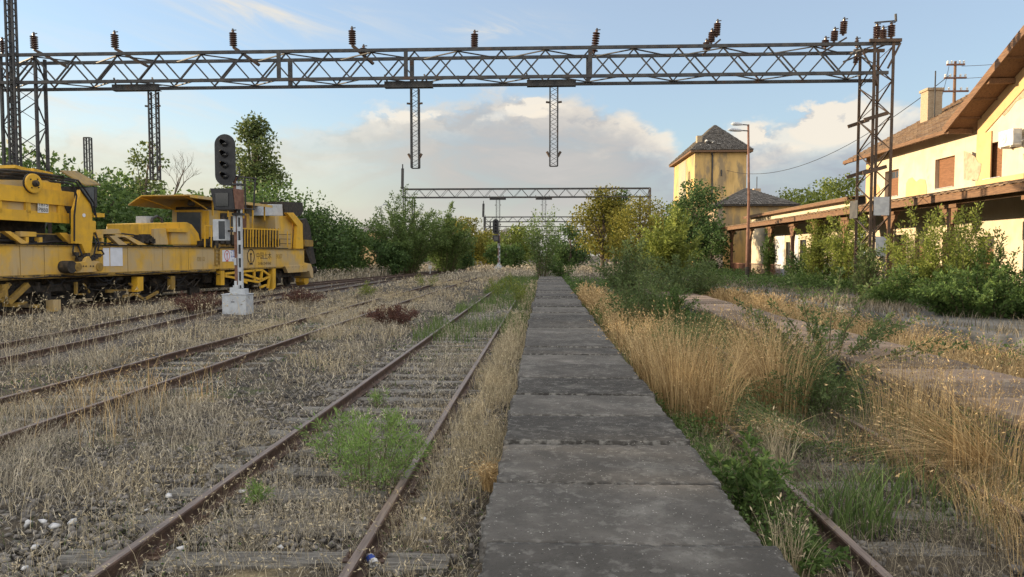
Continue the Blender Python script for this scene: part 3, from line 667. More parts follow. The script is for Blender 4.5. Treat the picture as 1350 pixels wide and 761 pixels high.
# ================================================================== STATION
XW = 18.5; XG = 18.25; YC = 30.8; YN = 41.6; XE = 17.65; ZE = 7.45; SL = .545
st = empty('station_building', 'large cream station building with brown shutters and a projecting gable at the right', 'building', (XW, 30, .45), 0)
OFF = Vector((XW, 30, .45))
def wall(name, X, y0, y1, z0, z1, holes, mat, parent, depth=.30, off=OFF, sgn=-1):
    """wall in the plane x = X facing -x, with real openings and reveals"""
    m = MB(); ys = sorted({y0, y1, *[h[0] for h in holes], *[h[1] for h in holes]}); zs = sorted({z0, z1, *[h[2] for h in holes], *[h[3] for h in holes]})
    for i in range(len(ys) - 1):
        for j in range(len(zs) - 1):
            yc = (ys[i] + ys[i + 1]) / 2; zc = (zs[j] + zs[j + 1]) / 2
            if any(h[0] < yc < h[1] and h[2] < zc < h[3] for h in holes): continue
            m.add([(X, ys[i], zs[j]), (X, ys[i + 1], zs[j]), (X, ys[i + 1], zs[j + 1]), (X, ys[i], zs[j + 1])], [(0, 1, 2, 3)])
    for a, b, c, d in holes:
        m.add([(X, a, c), (X, b, c), (X, b, d), (X, a, d), (X + depth, a, c), (X + depth, b, c), (X + depth, b, d), (X + depth, a, d)], [(0, 1, 5, 4), (1, 2, 6, 5), (2, 3, 7, 6), (3, 0, 4, 7)])
    m.v = [tuple(Vector(v) - off) for v in m.v]
    return m.build(name, MAT[mat], parent)
def rect(px0, py0, px1, py1, X):
    a = atx(px0, py0, X); b = atx(px1, py1, X); return (b.y, a.y, b.z, a.z)
def lbox(name, a, b, mat, parent, off=OFF, bevel=0): 
    return MB().box(Vector(a) - off, Vector(b) - off).build(name, MAT[mat], parent, bevel=bevel)
w1 = (33.15, 34.75, 5.35, 6.75); w2 = (37.5, 38.85, 5.35, 6.75)
a = atx(1232, 250, XW); b = atx(1259, 205, XW); w1 = (b.y, a.y, atx(1245, 248, XW).z, atx(1245, 208, XW).z)
a = atx(1166, 262, XW); b = atx(1185, 222, XW); w2 = (b.y, a.y, w1[2], w1[3])
a = atx(1297, 235, XG); b = atx(1322, 187, XG); w3 = (b.y, a.y, atx(1310, 235, XG).z, atx(1310, 188, XG).z)
a = atx(1285, 315, XW); b = atx(1319, 315, XW); dr1 = (b.y, a.y, .46, atx(1302, 312, XW).z)
dr2 = (32.6, 33.7, .46, 3.1); dr3 = (37.0, 38.2, .46, 3.1); dr4 = (35, 36.2, 1.3, 3.0)
dr1b = (dr1[0], min(dr1[1], YC - .25), dr1[2], dr1[3])
wall('wall', XW, YC, YN, .45, ZE + .5, [w1, w2, dr2, dr3, dr4], 'plaster', st)
w4 = (20.0, 21.3, w3[2], w3[3]); w5 = (16.6, 17.9, w3[2], w3[3])
wall('gable_wall', XG, 15.0, YC, .45, ZE - .15, [w3, w4, w5, dr1b, (22, 23.3, .46, 3.1), (17.5, 18.7, .46, 3.1)], 'plaster', st)
# gable triangle and the far end wall
yA = 23.0; zA = ZE + SL * (31.4 - yA)
m = MB(); m.add([tuple(Vector(v) - OFF) for v in ((XG, 15.0, ZE - .15), (XG, YC, ZE - .15), (XG, YC, ZE + .3), (XG, yA, zA - .06), (XG, 15.0, ZE + .3))], [(0, 1, 2, 3, 4)]); m.build('gable', MAT['plaster'], st)
m = MB(); m.add([tuple(Vector(v) - OFF) for v in ((XG, YC, .45), (XW + .4, YC, .45), (XW + .4, YC, ZE + .6), (XG, YC, ZE + .3))], [(0, 1, 2, 3)]); m.add([tuple(Vector(v) - OFF) for v in ((XW, YN, .45), (32, YN, .45), (32, YN, ZE), (25.2, YN, 11.3), (XW, YN, ZE + .4))], [(0, 1, 2, 3, 4)]); m.build('end_wall', MAT['plaster'], st)
lbox('corner_pilaster', (XG - .058, YC - .95, 4.85), (XG - .004, YC + .02, ZE - .35), 'plaster_ochre', st); lbox('corner_pilaster', (XW - .05, YN - .7, 4.85), (XW - .004, YN + .02, ZE + .15), 'plaster_ochre', st)
lbox('string_band', (XG - .06, 15, 4.75), (XG - .005, YC + .01, atx(1330, 232, XG).z), 'plaster_ochre', st); lbox('string_band', (XW - .04, YC + .02, 4.75), (XW - .005, YN, atx(1240, 252, XW).z - .05), 'plaster_ochre', st)
# sloping ochre band that follows the rake
m = MB(); zz = lambda y: ZE + SL * (31.4 - y)
m.hexa([Vector(v) - OFF for v in ((XG - .05, YC, zz(YC) - .95), (XG - .004, YC, zz(YC) - .95), (XG - .004, YC, zz(YC) - .1), (XG - .05, YC, zz(YC) - .1), (XG - .05, yA, zz(yA) - .95), (XG - .004, yA, zz(yA) - .95), (XG - .004, yA, zz(yA) - .1), (XG - .05, yA, zz(yA) - .1))]); m.build('rake_band', MAT['plaster_ochre'], st)
# fallen plaster
def patch(name, poly, X, mat='bare_brick', d=.012):
    q = [atx(x, y, X) for x, y in poly]; return MB().prism([(p.y, p.z) for p in q], lambda a, b, k: Vector((X - .003 - k, a, b)) - OFF, d).build(name, MAT[mat], st)
patch('bare_patch', [(1271, 199), (1279, 202), (1286, 207), (1290, 214), (1294, 216), (1293, 226), (1289, 239), (1283, 237), (1276, 238), (1271, 237)], XG - .055)
patch('bare_patch', [(1319, 150), (1322, 138), (1330, 120), (1340, 110), (1349, 102), (1358, 100), (1362, 120), (1352, 128), (1340, 134), (1330, 147), (1324, 153)], XG)
patch('bare_patch', [(1194, 262), (1195, 242), (1198, 236), (1203, 234), (1208, 240), (1213, 236), (1220, 237), (1222, 246), (1222, 257)], XW, 'plaster_ochre'); patch('bare_patch', [(1349, 203), (1356, 200), (1358, 212), (1350, 211)], XG)
patch('bare_patch', [(1150, 262), (1151, 246), (1157, 243), (1160, 248), (1160, 262)], XW, 'plaster_ochre')
# windows with half lowered shutters
def window(h, X, glass=0.0, tilt=0.0):
    y0, y1, z0, z1 = h; X += .20; zs = z1 - (z1 - z0) * glass
    f = MB().box(Vector((X + .02, y0 + .002, z0 + .002)) - OFF, Vector((X + .06, y1 - .002, z1 - .002)) - OFF).build('window', MAT['cab_glass'], st)
    m = MB(); n = int((zs - z0) / .055); dz = (zs - z0 - .04) / n
    for i in range(n):
        t = tilt * i * dz; m.box(Vector((X - .02, y0 + .01, z0 + .03 + i * dz)) - OFF, Vector((X + .012, y1 - .01, z0 + .03 + (i + .86) * dz)) - OFF)
    m.build('shutter', MAT['shutter'], f)
    m = MB()
    for (a, b, c, d) in ((y0 + .003, y0 + .07, z0, z1), (y1 - .07, y1 - .003, z0, z1), (y0 + .071, y1 - .071, z1 - .06, z1 - .003), ((y0 + y1) / 2 - .03, (y0 + y1) / 2 + .03, zs, z1 - .062)): 
        if d > c + .01: m.box(Vector((X + .013, a, c + .003)) - OFF, Vector((X + .019 if c == zs else X + .018, b, d - .003)) - OFF)
    m.build('window_frame', MAT['wood'], f)
    MB().box(Vector((X - .27, y0 + .003, z0 + .002)) - OFF, Vector((X - .022, y1 - .003, z0 + .022)) - OFF).build('sill', MAT['galv'], f)
window(w1, XW); window(w2, XW, .28); window(w3, XG); window(w4, XG, .3); window(w5, XG)
m = MB(); a, b, c = atx(1303, 238, XG), atx(1321, 232, XG), atx(1320, 226, XG)
for h, X in ((dr1b, XG), ((22, 23.3, .46, 3.1), XG), ((17.5, 18.7, .46, 3.1), XG), (dr2, XW), (dr3, XW), (dr4, XW)):
    d = lbox('door' if h[2] < 1 else 'dark_window', (X + .22, h[0] + .003, h[2]), (X + .27, h[1] - .003, h[3] - .003), 'soot', st)
    lbox('door_panel', (X + .205, h[0] + .12, h[2] + .1), (X + .218, (h[0] + h[1]) / 2 - .04, h[3] - .5), 'wood', d); lbox('door_panel', (X + .205, (h[0] + h[1]) / 2 + .04, h[2] + .1), (X + .218, h[1] - .12, h[3] - .5), 'wood', d)
# roofs of real tile courses
def tiled(name, o, ua, va, nu, nv, mat, parent, th=.06, off=OFF, clip=None):
    """o corner, ua along the eave, va up the slope; rows of overlapping tiles, each an island"""
    o, ua, va = Vector(o), Vector(ua), Vector(va); n = ua.cross(va).normalized(); n = n if n.z > 0 else -n; m = MB(); rr = random.Random(7)
    for j in range(nv):
        for i in range(nu):
            u0, u1 = (i + .02) / nu, (i + .98) / nu
            if j % 2: u0, u1 = u0 - .5 / nu, u1 - .5 / nu
            u0, u1 = max(0, u0), min(1, u1); v0, v1 = j / nv, min(1, (j + 1.25) / nv)
            if clip and not clip((u0 + u1) / 2, (v0 + v1) / 2): continue
            if clip: lim = clip((u0 + u1) / 2, v0, True); u0, u1 = max(u0, lim[0]), min(u1, lim[1])
            if u1 - u0 < .2 / nu: continue
            l0 = n * (th * (.9 + .5 * rr.random())); l1 = n * (th * .25)
            A, B, C_, D = (o + ua * u0 + va * v0, o + ua * u1 + va * v0, o + ua * u1 + va * v1, o + ua * u0 + va * v1)
            m.add([p - off for p in (A, B, C_, D, A + l0, B + l0, C_ + l1, D + l1)], [(4, 5, 6, 7), (0, 1, 5, 4), (1, 2, 6, 5), (2, 3, 7, 6), (3, 0, 4, 7)])
    return m.build(name, MAT[mat], parent)
def plate(name, pts, th, mat, parent, off=OFF):
    p = [Vector(v) - off for v in pts]; n = (p[1] - p[0]).cross(p[2] - p[0]).normalized(); n = n if n.z > 0 else -n
    return MB().hexa([q - n * th for q in p] + p).build(name, MAT[mat], parent)
XR, ZR = 25.2, ZE + SL * (25.2 - XE); YF = 42.5
roof = tiled('roof', (XE - .1, YF, ZE - .05 + .1), (0, 31.2 - YF, 0), (XR - XE + .1, 0, ZR - ZE + .05), 32, 28, 'tile_brown', st, .05)
plate('roof_boarding', [(XE, YF - .02, ZE), (XE, 31.2, ZE), (XR, 31.2, ZR), (XR, YF - .02, ZR)], .10, 'wood', roof); plate('roof_boarding', [(XR, YF - .02, ZR), (XR, 16, ZR), (33, 16, ZE), (33, YF - .02, ZE)], .12, 'tile_brown', roof)
lbox('gutter', (XE - .16, YC + .6, ZE - .10), (XE - .02, YF, ZE + .06), 'wood', roof)
MB().hexa([Vector(v) - OFF for v in ((XE - .05, YF, ZE - .16), (XR, YF, ZR - .16), (XR, YF + .05, ZR - .16), (XE - .05, YF + .05, ZE - .16), (XE - .05, YF, ZE + .1), (XR, YF, ZR + .1), (XR, YF + .05, ZR + .1), (XE - .05, YF + .05, ZE + .1))]).build('barge_board', MAT['wood'], roof)
# projecting gable roof: two slopes, ridge running back from the yard
XB = 17.15; yl = 31.4; yh = 2 * yA - yl; X2 = 24.5
gr = tiled('gable_roof', (XB, yl, ZE + .06), (X2 - XB, 0, 0), (0, yA - yl, zA - ZE), 26, 34, 'tile_brown', st, .05)
tiled('gable_roof', (XB, yh, ZE + .06), (X2 - XB, 0, 0), (0, yA - yh, zA - ZE), 26, 34, 'tile_brown', st, .05)
for y in (yl, yh): plate('gable_soffit', [(XB + .02, y, ZE), (X2, y, ZE), (X2, yA, zA), (XB + .02, yA, zA)], .09, 'wood', gr)
def beam(name, p, q, w, h, mat, parent, off=OFF): return MB().bar(Vector(p) - off, Vector(q) - off, w, h).build(name, MAT[mat], parent)
for y in (yl, yh): beam('barge_board', (XB, y, ZE - .06), (XB, yA, zA - .06), .07, .30, 'wood', gr)
m = MB()
for t in (.02, .34, .66, .98):
    y = yl + (yA - yl) * t; z = ZE + (zA - ZE) * t - .22; m.bar(Vector((XB + .06, y, z)) - OFF, Vector((XG + .0, y, z)) - OFF, .16, .20)
for t in (.10, .22, .46, .58, .78, .9):
    y = yl + (yA - yl) * t; z = ZE + (zA - ZE) * t - .14; m.bar(Vector((XB + .06, y, z)) - OFF, Vector((XG, y, z)) - OFF, .05, .07)
m.build_each('purlin_end', MAT['wood'], gr)
# chimney and roof mast
pc = at(1228, 140, 40.3); ch = MB().box(Vector((pc.x - .38, 39.95, 8.7)) - OFF, Vector((pc.x + .38, 40.7, at(1228, 121, 40.3).z)) - OFF).build('chimney', MAT['chimney'], roof); zc = at(1228, 121, 40.3).z
MB().box(Vector((pc.x - .45, 39.88, zc)) - OFF, Vector((pc.x + .45, 40.77, zc + .13)) - OFF).build('chimney_cap', MAT['chimney'], ch)
MB().bar(Vector((pc.x - .1, 39.8, 9.4)) - OFF, Vector((pc.x - .1, 39.8, zc + 1.0)) - OFF, .05).build('aerial', MAT['steel'], ch)
pm = at(1258, 130, 42.0); zt = at(1258, 81, 42.0).z
mast = empty('roof_mast', 'wooden mast with crossarms and insulators on the station roof ridge', 'mast', (pm.x, 42.0, 10.6)); h = zt - 10.6
m = MB(); m.tube([(0, 0, 0), (0, 0, h)], [.09, .07], 8); m.build('pole', MAT['wood'], mast)
for k, (z, w) in enumerate(((.20, .5), (.95, .62), (1.65, .62) if False else (.95, .62), (2.05 if h > 3 else 1.7, .75))):
    if k == 2: continue
    zz_ = h - z; m = MB(); m.bar((-w, -.05, zz_), (w, -.05, zz_), .09, .09); ca = m.build('crossarm', MAT['rust_red'], mast)
    for s in (-.9, -.45, .45, .9): MB().lathe([(.05, 0), (.06, .05), (.045, .08), (.07, .12), (.03, .18)], (s * w, -.05, zz_ + .046), (0, 0, 1), 8).build('insulator', MAT['white'], ca)
def cable(name, label, p, q, sag, r=.014, n=24):
    p, q = Vector(p), Vector(q); m = MB(); m.tube([p.lerp(q, t) - Vector((0, 0, sag * 4 * t * (1 - t))) for t in np.linspace(0, 1, n)], r, 5); return tag(m.build(name, MAT['rubber'], None), label, 'cable')
cable('overhead_cable', 'thin sagging cable from the roof mast across to the tall ochre building', (pm.x - .3, 41.9, at(1248, 99, 42).z), tuple(at(956, 224, 76.6)), 2.3, .022)
cable('overhead_cable', 'thin cable leaving the roof mast towards the right behind the gable', (pm.x + .3, 41.9, zt - .3), (31, 34, 12.6), .4, .014); cable('overhead_cable', 'lower thin cable leaving the roof mast behind the gable', (pm.x + .3, 41.9, zt - 1.0), (31, 33, 12.0), .4, .014)
cable('overhead_cable', 'slack cable hanging from the roof mast down to the chimney side of the roof', (pm.x - .4, 41.9, zt - .3), (pm.x - 1.3, 41.5, 10.4), .5, .014)
# air conditioner on the gable wall
A = atx(1316, 195, XG - .4); B = atx(1340, 173, XG - .4)
y0, y1, z0, z1 = B.y + .05, A.y, A.z - .02, A.z + .62
ac = empty('air_conditioner', 'white air conditioner box fixed to the gable wall above the shuttered window', 'air conditioner', (XG - .45, (y0 + y1) / 2, z0)); W_ = .86
m = MB(); m.box((0, -W_ / 2, 0), (.34, W_ / 2, .62)); bd = m.build('case', MAT['white'], ac, bevel=.015)
m = MB(); m.lathe([(.235, 0), (.235, .012), (.19, .02), (.19, .004)], (-.001, .13, .31), (-1, 0, 0), 24); m.build('fan_guard', MAT['galv'], bd); m = MB(); m.lathe([(.19, 0), (.19, .003)], (-.001, .13, .31), (-1, 0, 0), 24); m.build('fan_opening', MAT['soot'], bd)
m = MB()
for k in range(7): t = -.16 + k * .053; m.bar((-.02, .13 - .18, .31 + t), (-.02, .13 + .18, .31 + t), .006)
m.lathe([(.05, 0), (.05, .012)], (-.018, .13, .31), (-1, 0, 0), 12); m.build('fan_bars', MAT['white'], bd)
m = MB(); m.box((.02, -W_ / 2 - .012, .08), (.28, -W_ / 2 - .002, .42)); m.build('service_cover', MAT['galv'], bd)
m = MB()
for s in (-.3, .3): m.bar((-.0, s, -.03), (.44, s, -.03), .04, .05); m.bar((.43, s, -.03), (.43, s, .35), .03)
m.build('wall_bracket', MAT['white'], ac); m = MB(); m.tube([(.3, -W_ / 2 - .02, .12), (.35, -W_ / 2 - .2, .2), (.42, -W_ / 2 - .18, .0), (.43, -W_ / 2 - .12, -.4)], .022, 6); m.build('pipe', MAT['white'], ac)
# ------------------------------------------------------------------ canopy along the platform side
XC = 14.55; ZC = 4.14; y_end = 58.8
cp = empty('platform_canopy', 'long timber canopy running along the whole front of the station', 'canopy', (XC, 35, .45)); OC = Vector((XC, 35, .45))
def cbox(name, a, b, mat, bevel=0): return MB().box(Vector(a) - OC, Vector(b) - OC).build(name, MAT[mat], cp, bevel=bevel)
cbox('fascia', (XC - .04, 8, ZC - .14), (XC + .04, y_end, ZC + .14), 'wood')
rfm = MB(); rr = random.Random(3); ny = 150
for (ya, yb, za, zb_) in ((8, YN, ZC + .16, 4.97), (YN, y_end, ZC + .16, 4.55)):
    n = int((yb - ya) / .22)
    for i in range(n):
        y = ya + (yb - ya) * i / n; w = (yb - ya) / n; d = .02 * (i % 2) + rr.random() * .012
        rfm.hexa([Vector(v) - OC for v in ((XC - .1, y, za + d - .05), (XW - .07, y, zb_ + d - .05), (XW - .07, y + w * .98, zb_ + d - .05), (XC - .1, y + w * .98, za + d - .05), (XC - .1, y, za + d), (XW - .07, y, zb_ + d), (XW - .07, y + w * .98, zb_ + d), (XC - .1, y + w * .98, za + d))])
rfm.build('canopy_roof', MAT['tile_brown'], cp)
m = MB()
y = 8.4
while y < y_end:
    zt_ = 4.88 if y < YN else 4.48
    m.bar(Vector((XC + .06, y, ZC + .0)) - OC, Vector((XW - .1, y, zt_ - .14)) - OC, .08, .14); y += 1.15
m.build('rafter', MAT['wood'], cp)
for k, y in enumerate((9.2, 13.7, 18.1, 22.4, 27.0, 31.6, 36.2, 40.0, 43.7, 48.0, 52.6, 57.6)):
    xx = XC + .55; m = MB(); m.box(Vector((xx - .09, y - .09, .44)) - OC, Vector((xx + .09, y + .09, 3.78)) - OC); o = m.build('post', MAT['rust_red'] if y > 42 else MAT['wood'], cp)
    m = MB(); m.box(Vector((xx - .14, y - .55, 3.782)) - OC, Vector((xx + .14, y + .55, 3.92)) - OC)
    for s in (-1, 1): m.prism([(0, 3.2), (.12 * s, 3.2), (.18 * s, 3.42), (.38 * s, 3.6), (.42 * s, 3.78), (0, 3.78)], lambda a, b, d: Vector((xx - .06 + d, y + a + .095 * s, b)) - OC, .12)
    m.build('post_bracket', MAT['wood'], o)
cbox('long_beam', (XC + .47, 8, 3.922), (XC + .63, y_end, 4.05), 'wood')
# ------------------------------------------------------------------ low wing beyond the main block
lw = empty('station_low_wing', 'low single storey station wing behind the vine covered canopy', 'building', (18.0, 50, .45)); OL = Vector((18.0, 50, .45))
hl = [(43.6, 44.8, 1.4, 3.1), (46.4, 47.4, .46, 2.9), (49.4, 50.6, 1.4, 3.1), (52.6, 53.5, 1.2, 3.0), (56.0, 57.0, .46, 2.9)]
wall('wall', 18.0, YN + .01, 62.4, .45, 5.35, hl, 'plaster', lw, .25, OL)
for h in hl: lbox('dark_window', (18.15, h[0] + .003, h[2]), (18.2, h[1] - .003, h[3] - .003), 'cab_glass', lw, OL); 
lbox('lower_wall_facing', (17.97, 50.8, .45), (17.996, 52.4, 3.6), 'plaster_pale', lw, OL); lbox('lower_wall_facing', (17.97, 53.7, .45), (17.996, 55.8, 3.6), 'plaster_pale', lw, OL)
lbox('end_wall', (18.0, 62.3, .45), (26, 62.55, 5.3), 'plaster', lw, OL); lbox('eave_fascia', (17.42, YN + .05, 5.18), (17.5, 63.0, 5.36), 'wood', lw, OL)
plate('roof', [(17.4, YN + .05, 5.40), (17.4, 63.1, 5.40), (24, 63.1, 5.9), (24, YN + .05, 5.9)], .05, 'tile_brown', lw, OL); lbox('soffit', (17.5, YN + .05, 5.22), (18.0, 62.9, 5.25), 'wood', lw, OL)
# railing between the posts
rg = empty('railing', 'low red brown railing between the canopy posts at the far end', 'railing', (XC + .55, 50, .45)); m = MB()
for z in (.12, .95): m.bar((0, -4.2, z), (0, 7.4, z), .06)
for y in np.arange(-4.0, 7.4, .22): m.bar((0, y, .12), (0, y, .95), .03)
m.build('bars', MAT['rust_red'], rg); MB().box((.03, 2.9, .15), (.05, 7.3, .9)).build('panel', MAT['rust_red'], rg)
m = MB(); m.box((.06, -10.8, .05), (.12, -6.6, .75)); m.build('low_wall', MAT['plaster_pale'], rg)
# ------------------------------------------------------------------ annex with pyramid roof
ax0, ax1, ay0, ay1 = 16.15, 22.3, 64.6, 70.5; OA = Vector((19, 67, .45))
an = empty('annex_house', 'small ochre annex with a grey pyramid roof in front of the tall building', 'building', tuple(OA))
wall('wall', ax0, ay0, ay1, .45, 6.45, [(66.2, 67.3, 2.2, 3.9)], 'bare_brick', an, .25, OA)
MB().box(Vector((ax0 + .01, ay0, .45)) - OA, Vector((ax1, ay0 + .3, 6.45)) - OA).build('front_wall', MAT['tower_plaster'], an)
MB().box(Vector((ax1 - .3, ay0 + .31, .45)) - OA, Vector((ax1, ay1, 6.45)) - OA).build('side_wall', MAT['tower_plaster'], an)
def hip(parent, x0, x1, y0, y1, ze, za, ax, ay, off, nu, nv, mat='tile_grey', th=.07, rx=0.0):
    """four tiled slopes meeting at an apex (or short ridge of half length rx along y)"""
    C4 = [Vector((x0, y0, ze)), Vector((x1, y0, ze)), Vector((x1, y1, ze)), Vector((x0, y1, ze))]; ap = [Vector((ax, ay - rx, za)), Vector((ax, ay + rx, za))]
    out = None
    for k in range(4):
        A, B = C4[k], C4[(k + 1) % 4]; top = {0: (ap[0], ap[0]), 1: (ap[0], ap[1]), 2: (ap[1], ap[1]), 3: (ap[1], ap[0])}[k]
        m = MB(); rr = random.Random(k); n0 = (B - A).cross(top[0] - A).normalized(); n0 = n0 if n0.z > 0 else -n0
        for j in range(nv):
            v0, v1 = j / nv, min(1, (j + 1.2) / nv); a0, b0 = A.lerp(top[0], v0), B.lerp(top[1], v0); a1, b1 = A.lerp(top[0], v1), B.lerp(top[1], v1)
            n = max(1, int(nu * (b0 - a0).length / (B - A).length))
            for i in range(n):
                u0, u1 = i / n + .004, (i + 1) / n - .004; p = [a0.lerp(b0, u0), a0.lerp(b0, u1), a1.lerp(b1, u1), a1.lerp(b1, u0)]
                l0 = n0 * th * (.7 + .6 * rr.random()); l1 = n0 * th * .2
                m.add([q - off for q in p] + [p[0] + l0 - off, p[1] + l0 - off, p[2] + l1 - off, p[3] + l1 - off], [(4, 5, 6, 7), (0, 1, 5, 4), (1, 2, 6, 5), (2, 3, 7, 6), (3, 0, 4, 7)])
        o = m.build('roof_slope', MAT[mat], parent); out = out or o
    return out
hip(an, ax0 - .45, ax1 + .45, ay0 - .45, ay1 + .45, 6.55, at(979, 248, 67.5).z, 18.9, 67.5, OA, 30, 16, rx=.0)
lbox('eave_board', (ax0 - .42, ay0 - .42, 6.42), (ax1 + .42, ay1 + .42, 6.54), 'soot', an, OA)
pq = at(997, 250, 69); lbox('chimney', (pq.x - .3, 68.7, 6.9), (pq.x + .35, 69.3, at(997, 249, 69).z), 'bare_brick', an, OA); MB().bar(Vector((pq.x + .05, 69, 8)) - OA, Vector((pq.x + .05, 69, at(997, 233, 69).z)) - OA, .06).build('aerial', MAT['steel'], an)
# ------------------------------------------------------------------ tall ochre tower building
tx0 = at(915, 300, 76).x; tx1 = at(983, 300, 76).x; ty0, ty1 = 76.0, 88.0; tz = at(915, 200, 76).z; OT = Vector(((tx0 + tx1) / 2, 82, .0))
tw = empty('tower_building', 'tall narrow ochre building with a steep grey hipped roof', 'building', tuple(OT))
hs = [(82.3, 82.9, 9.4, 10.7), (78.6, 79.2, 9.9, 11.2)]
wall('wall', tx0, ty0, ty1, 0, tz, hs, 'tower_plaster', tw, .3, OT)
for h in hs: lbox('slit_window', (tx0 + .2, h[0] + .003, h[2] + .003), (tx0 + .25, h[1] - .003, h[3] - .003), 'soot', tw, OT)
lbox('front_wall', (tx0 + .01, ty0, 0), (tx1, ty0 + .3, tz), 'tower_plaster', tw, OT); lbox('side_wall', (tx1 - .3, ty0 + .31, 0), (tx1, ty1, tz), 'tower_plaster', tw, OT); lbox('back_wall', (tx0 + .01, ty1 - .3, 0), (tx1 - .31, ty1, tz), 'tower_plaster', tw, OT)
lbox('bare_render_strip', (tx0 - .03, 80.6, 3), (tx0 - .003, 84.8, tz - .25), 'tower_grey', tw, OT)
tr_ = hip(tw, tx0 - .55, tx1 + .55, ty0 - .55, ty1 + .55, tz + .1, at(941, 166, 81).z, at(941, 200, 81).x, 81.5, OT, 34, 26, th=.10, rx=1.0)
lbox('eave_board', (tx0 - .52, ty0 - .52, tz - .12), (tx1 + .52, ty1 + .52, tz + .08), 'wood', tw, OT)
pd = at(939, 200, 76); m = MB(); m.tube([Vector((pd.x - .1, ty0 - .3, tz - .1)) - OT, Vector((pd.x, ty0 - .12, tz - .5)) - OT, Vector((pd.x, ty0 - .1, 1)) - OT], .09, 8); m.build('downpipe', MAT['steel'], tw)
lbox('wall_bracket', (at(951, 227, 76).x - .05, ty0 - .12, at(951, 232, 76).z), (at(951, 227, 76).x + .05, ty0 - .003, at(951, 224, 76).z), 'steel', tw, OT)
pk = at(922, 190, 77); lbox('chimney', (pk.x - .25, 76.9, tz + .2), (pk.x + .28, 77.6, at(922, 179, 77).z), 'chimney', tw, OT)
pk = at(934, 190, 76.8); dm = lbox('dormer', (pk.x - .42, 76.4, at(934, 193, 76.8).z), (pk.x + .42, 78.2, at(934, 185, 76.8).z), 'tile_grey', tw, OT); lbox('dormer_opening', (pk.x - .2, 76.38, at(934, 191, 76.8).z), (pk.x + .2, 76.396, at(934, 187, 76.8).z), 'soot', dm, OT)
# broken tiles around the dormer
m = MB(); rr = random.Random(5)
for k in range(10): q = Vector((pk.x + rr.uniform(-.8, .9), 76.25, at(934, 192, 76.4).z + rr.uniform(-.2, .45))) - OT; m.bar(q, q + Vector((rr.uniform(-.4, .4), .1, rr.uniform(-.1, .2))), .16, .03)
m.build('broken_tiles', MAT['white'], tw)
# ------------------------------------------------------------------ houses far away on the left
for (px0, px1, ybase, yt, ya, Y, lab, mt_) in ((474, 497, 325, 306, 296, 130, 'far pinkish house with a pale roof behind the whippy bush', 'plaster_ochre'), (662, 674, 330, 306, 300, 165, 'far house roof peeping above the tree near the far signal', 'plaster')):
    a = at(px0, yt, Y); b = at(px1, yt, Y); zr = at(px0, ya, Y).z; hs_ = empty('far_house', lab, 'house', ((a.x + b.x) / 2, Y, 0)); w = (b.x - a.x) / 2
    MB().box((-w, 0, 0), (w, 8, a.z)).build('wall', MAT[mt_], hs_)
    m = MB(); m.hexa([(-w - .4, -.4, a.z), (w + .4, -.4, a.z), (w + .4, 8.4, a.z), (-w - .4, 8.4, a.z), (-w * .3, 3, zr), (w * .3, 3, zr), (w * .3, 5, zr), (-w * .3, 5, zr)]); m.build('roof', MAT['tile_grey'], hs_)
    for k in (-.45, .35): MB().box((w * k - .4, -.05, a.z - 2.2), (w * k + .4, -.004, a.z - .8)).build('window', MAT['cab_glass'], hs_)
# ------------------------------------------------------------------ far wood on the horizon
def far_wood():
    r = np.random.default_rng(90); n = 420; az = r.uniform(-1.0, 1.0, n); D = r.uniform(190, 330, n); C = np.stack([np.sin(az) * D, np.cos(az) * D, r.uniform(1.5, 5.5, n)], 1)
    V, q = crown_mesh(r, C, r.uniform(2.5, 4.2, n), 30000, 1.1); tag(arrays('far_wood', V, q, None, MAT['leaf_mid']), kind='stuff')
far_wood()
# ================================================================== CATENARY PORTALS
def insulator(parent, base, axis, L_=.62, nd=6, r=.115, seed=0, arm=None, mat='insulator'):
    a = Vector(axis).normalized(); prof = [(.03, 0), (.05, .02), (.05, .05)]
    st = (L_ - .14) / nd
    for i in range(nd):
        z = .07 + i * st; prof += [(.045, z), (r, z + st * .35), (r * .96, z + st * .52), (.05, z + st * .62)]
    prof += [(.05, L_ - .06), (.055, L_ - .02), (.03, L_)]
    o = MB().lathe(prof, base, a, 12).build('insulator', MAT[mat], parent, smooth=False)
    m = MB(); t = Vector(base) + a * L_; m.bar(t - Vector((.06, 0, 0)), t + Vector((.14, 0, .015)), .03, .03); m.tube([t, t + a * .07], .035, 8); m.build('clamp', MAT['steel'], o)
    if arm:
        m = MB(); m.bar(Vector(arm), Vector(base) + a * .03, .11, .09); m.build('bracket', MAT['steel_rust'], o)
    return o
def lattice(m, p, q, leg, w, d, n, gauge=.06, diag=.04, up='z', faces=(0, 1, 2, 3), taper=1.0):
    """vertical lattice column from p to q (z), width w (x), depth d (y)"""
    p = Vector(p); q = Vector(q)
    cs = [Vector((sx * w / 2, sy * d / 2, 0)) for sx, sy in ((-1, -1), (1, -1), (1, 1), (-1, 1))]
    for c in cs: m.angle(p + c, q + c * taper, gauge, .012) if leg else m.bar(p + c, q + c * taper, gauge)
    for f in faces:
        a, b = cs[f], cs[(f + 1) % 4]
        for i in range(n):
            t0, t1 = i / n, (i + 1) / n; s0, s1 = 1 + (taper - 1) * t0, 1 + (taper - 1) * t1
            A, B = (a, b) if (i + f) % 2 == 0 else (b, a)
            m.bar(p.lerp(q, t0) + A * s0, p.lerp(q, t1) + B * s1, diag, .012)
    return m
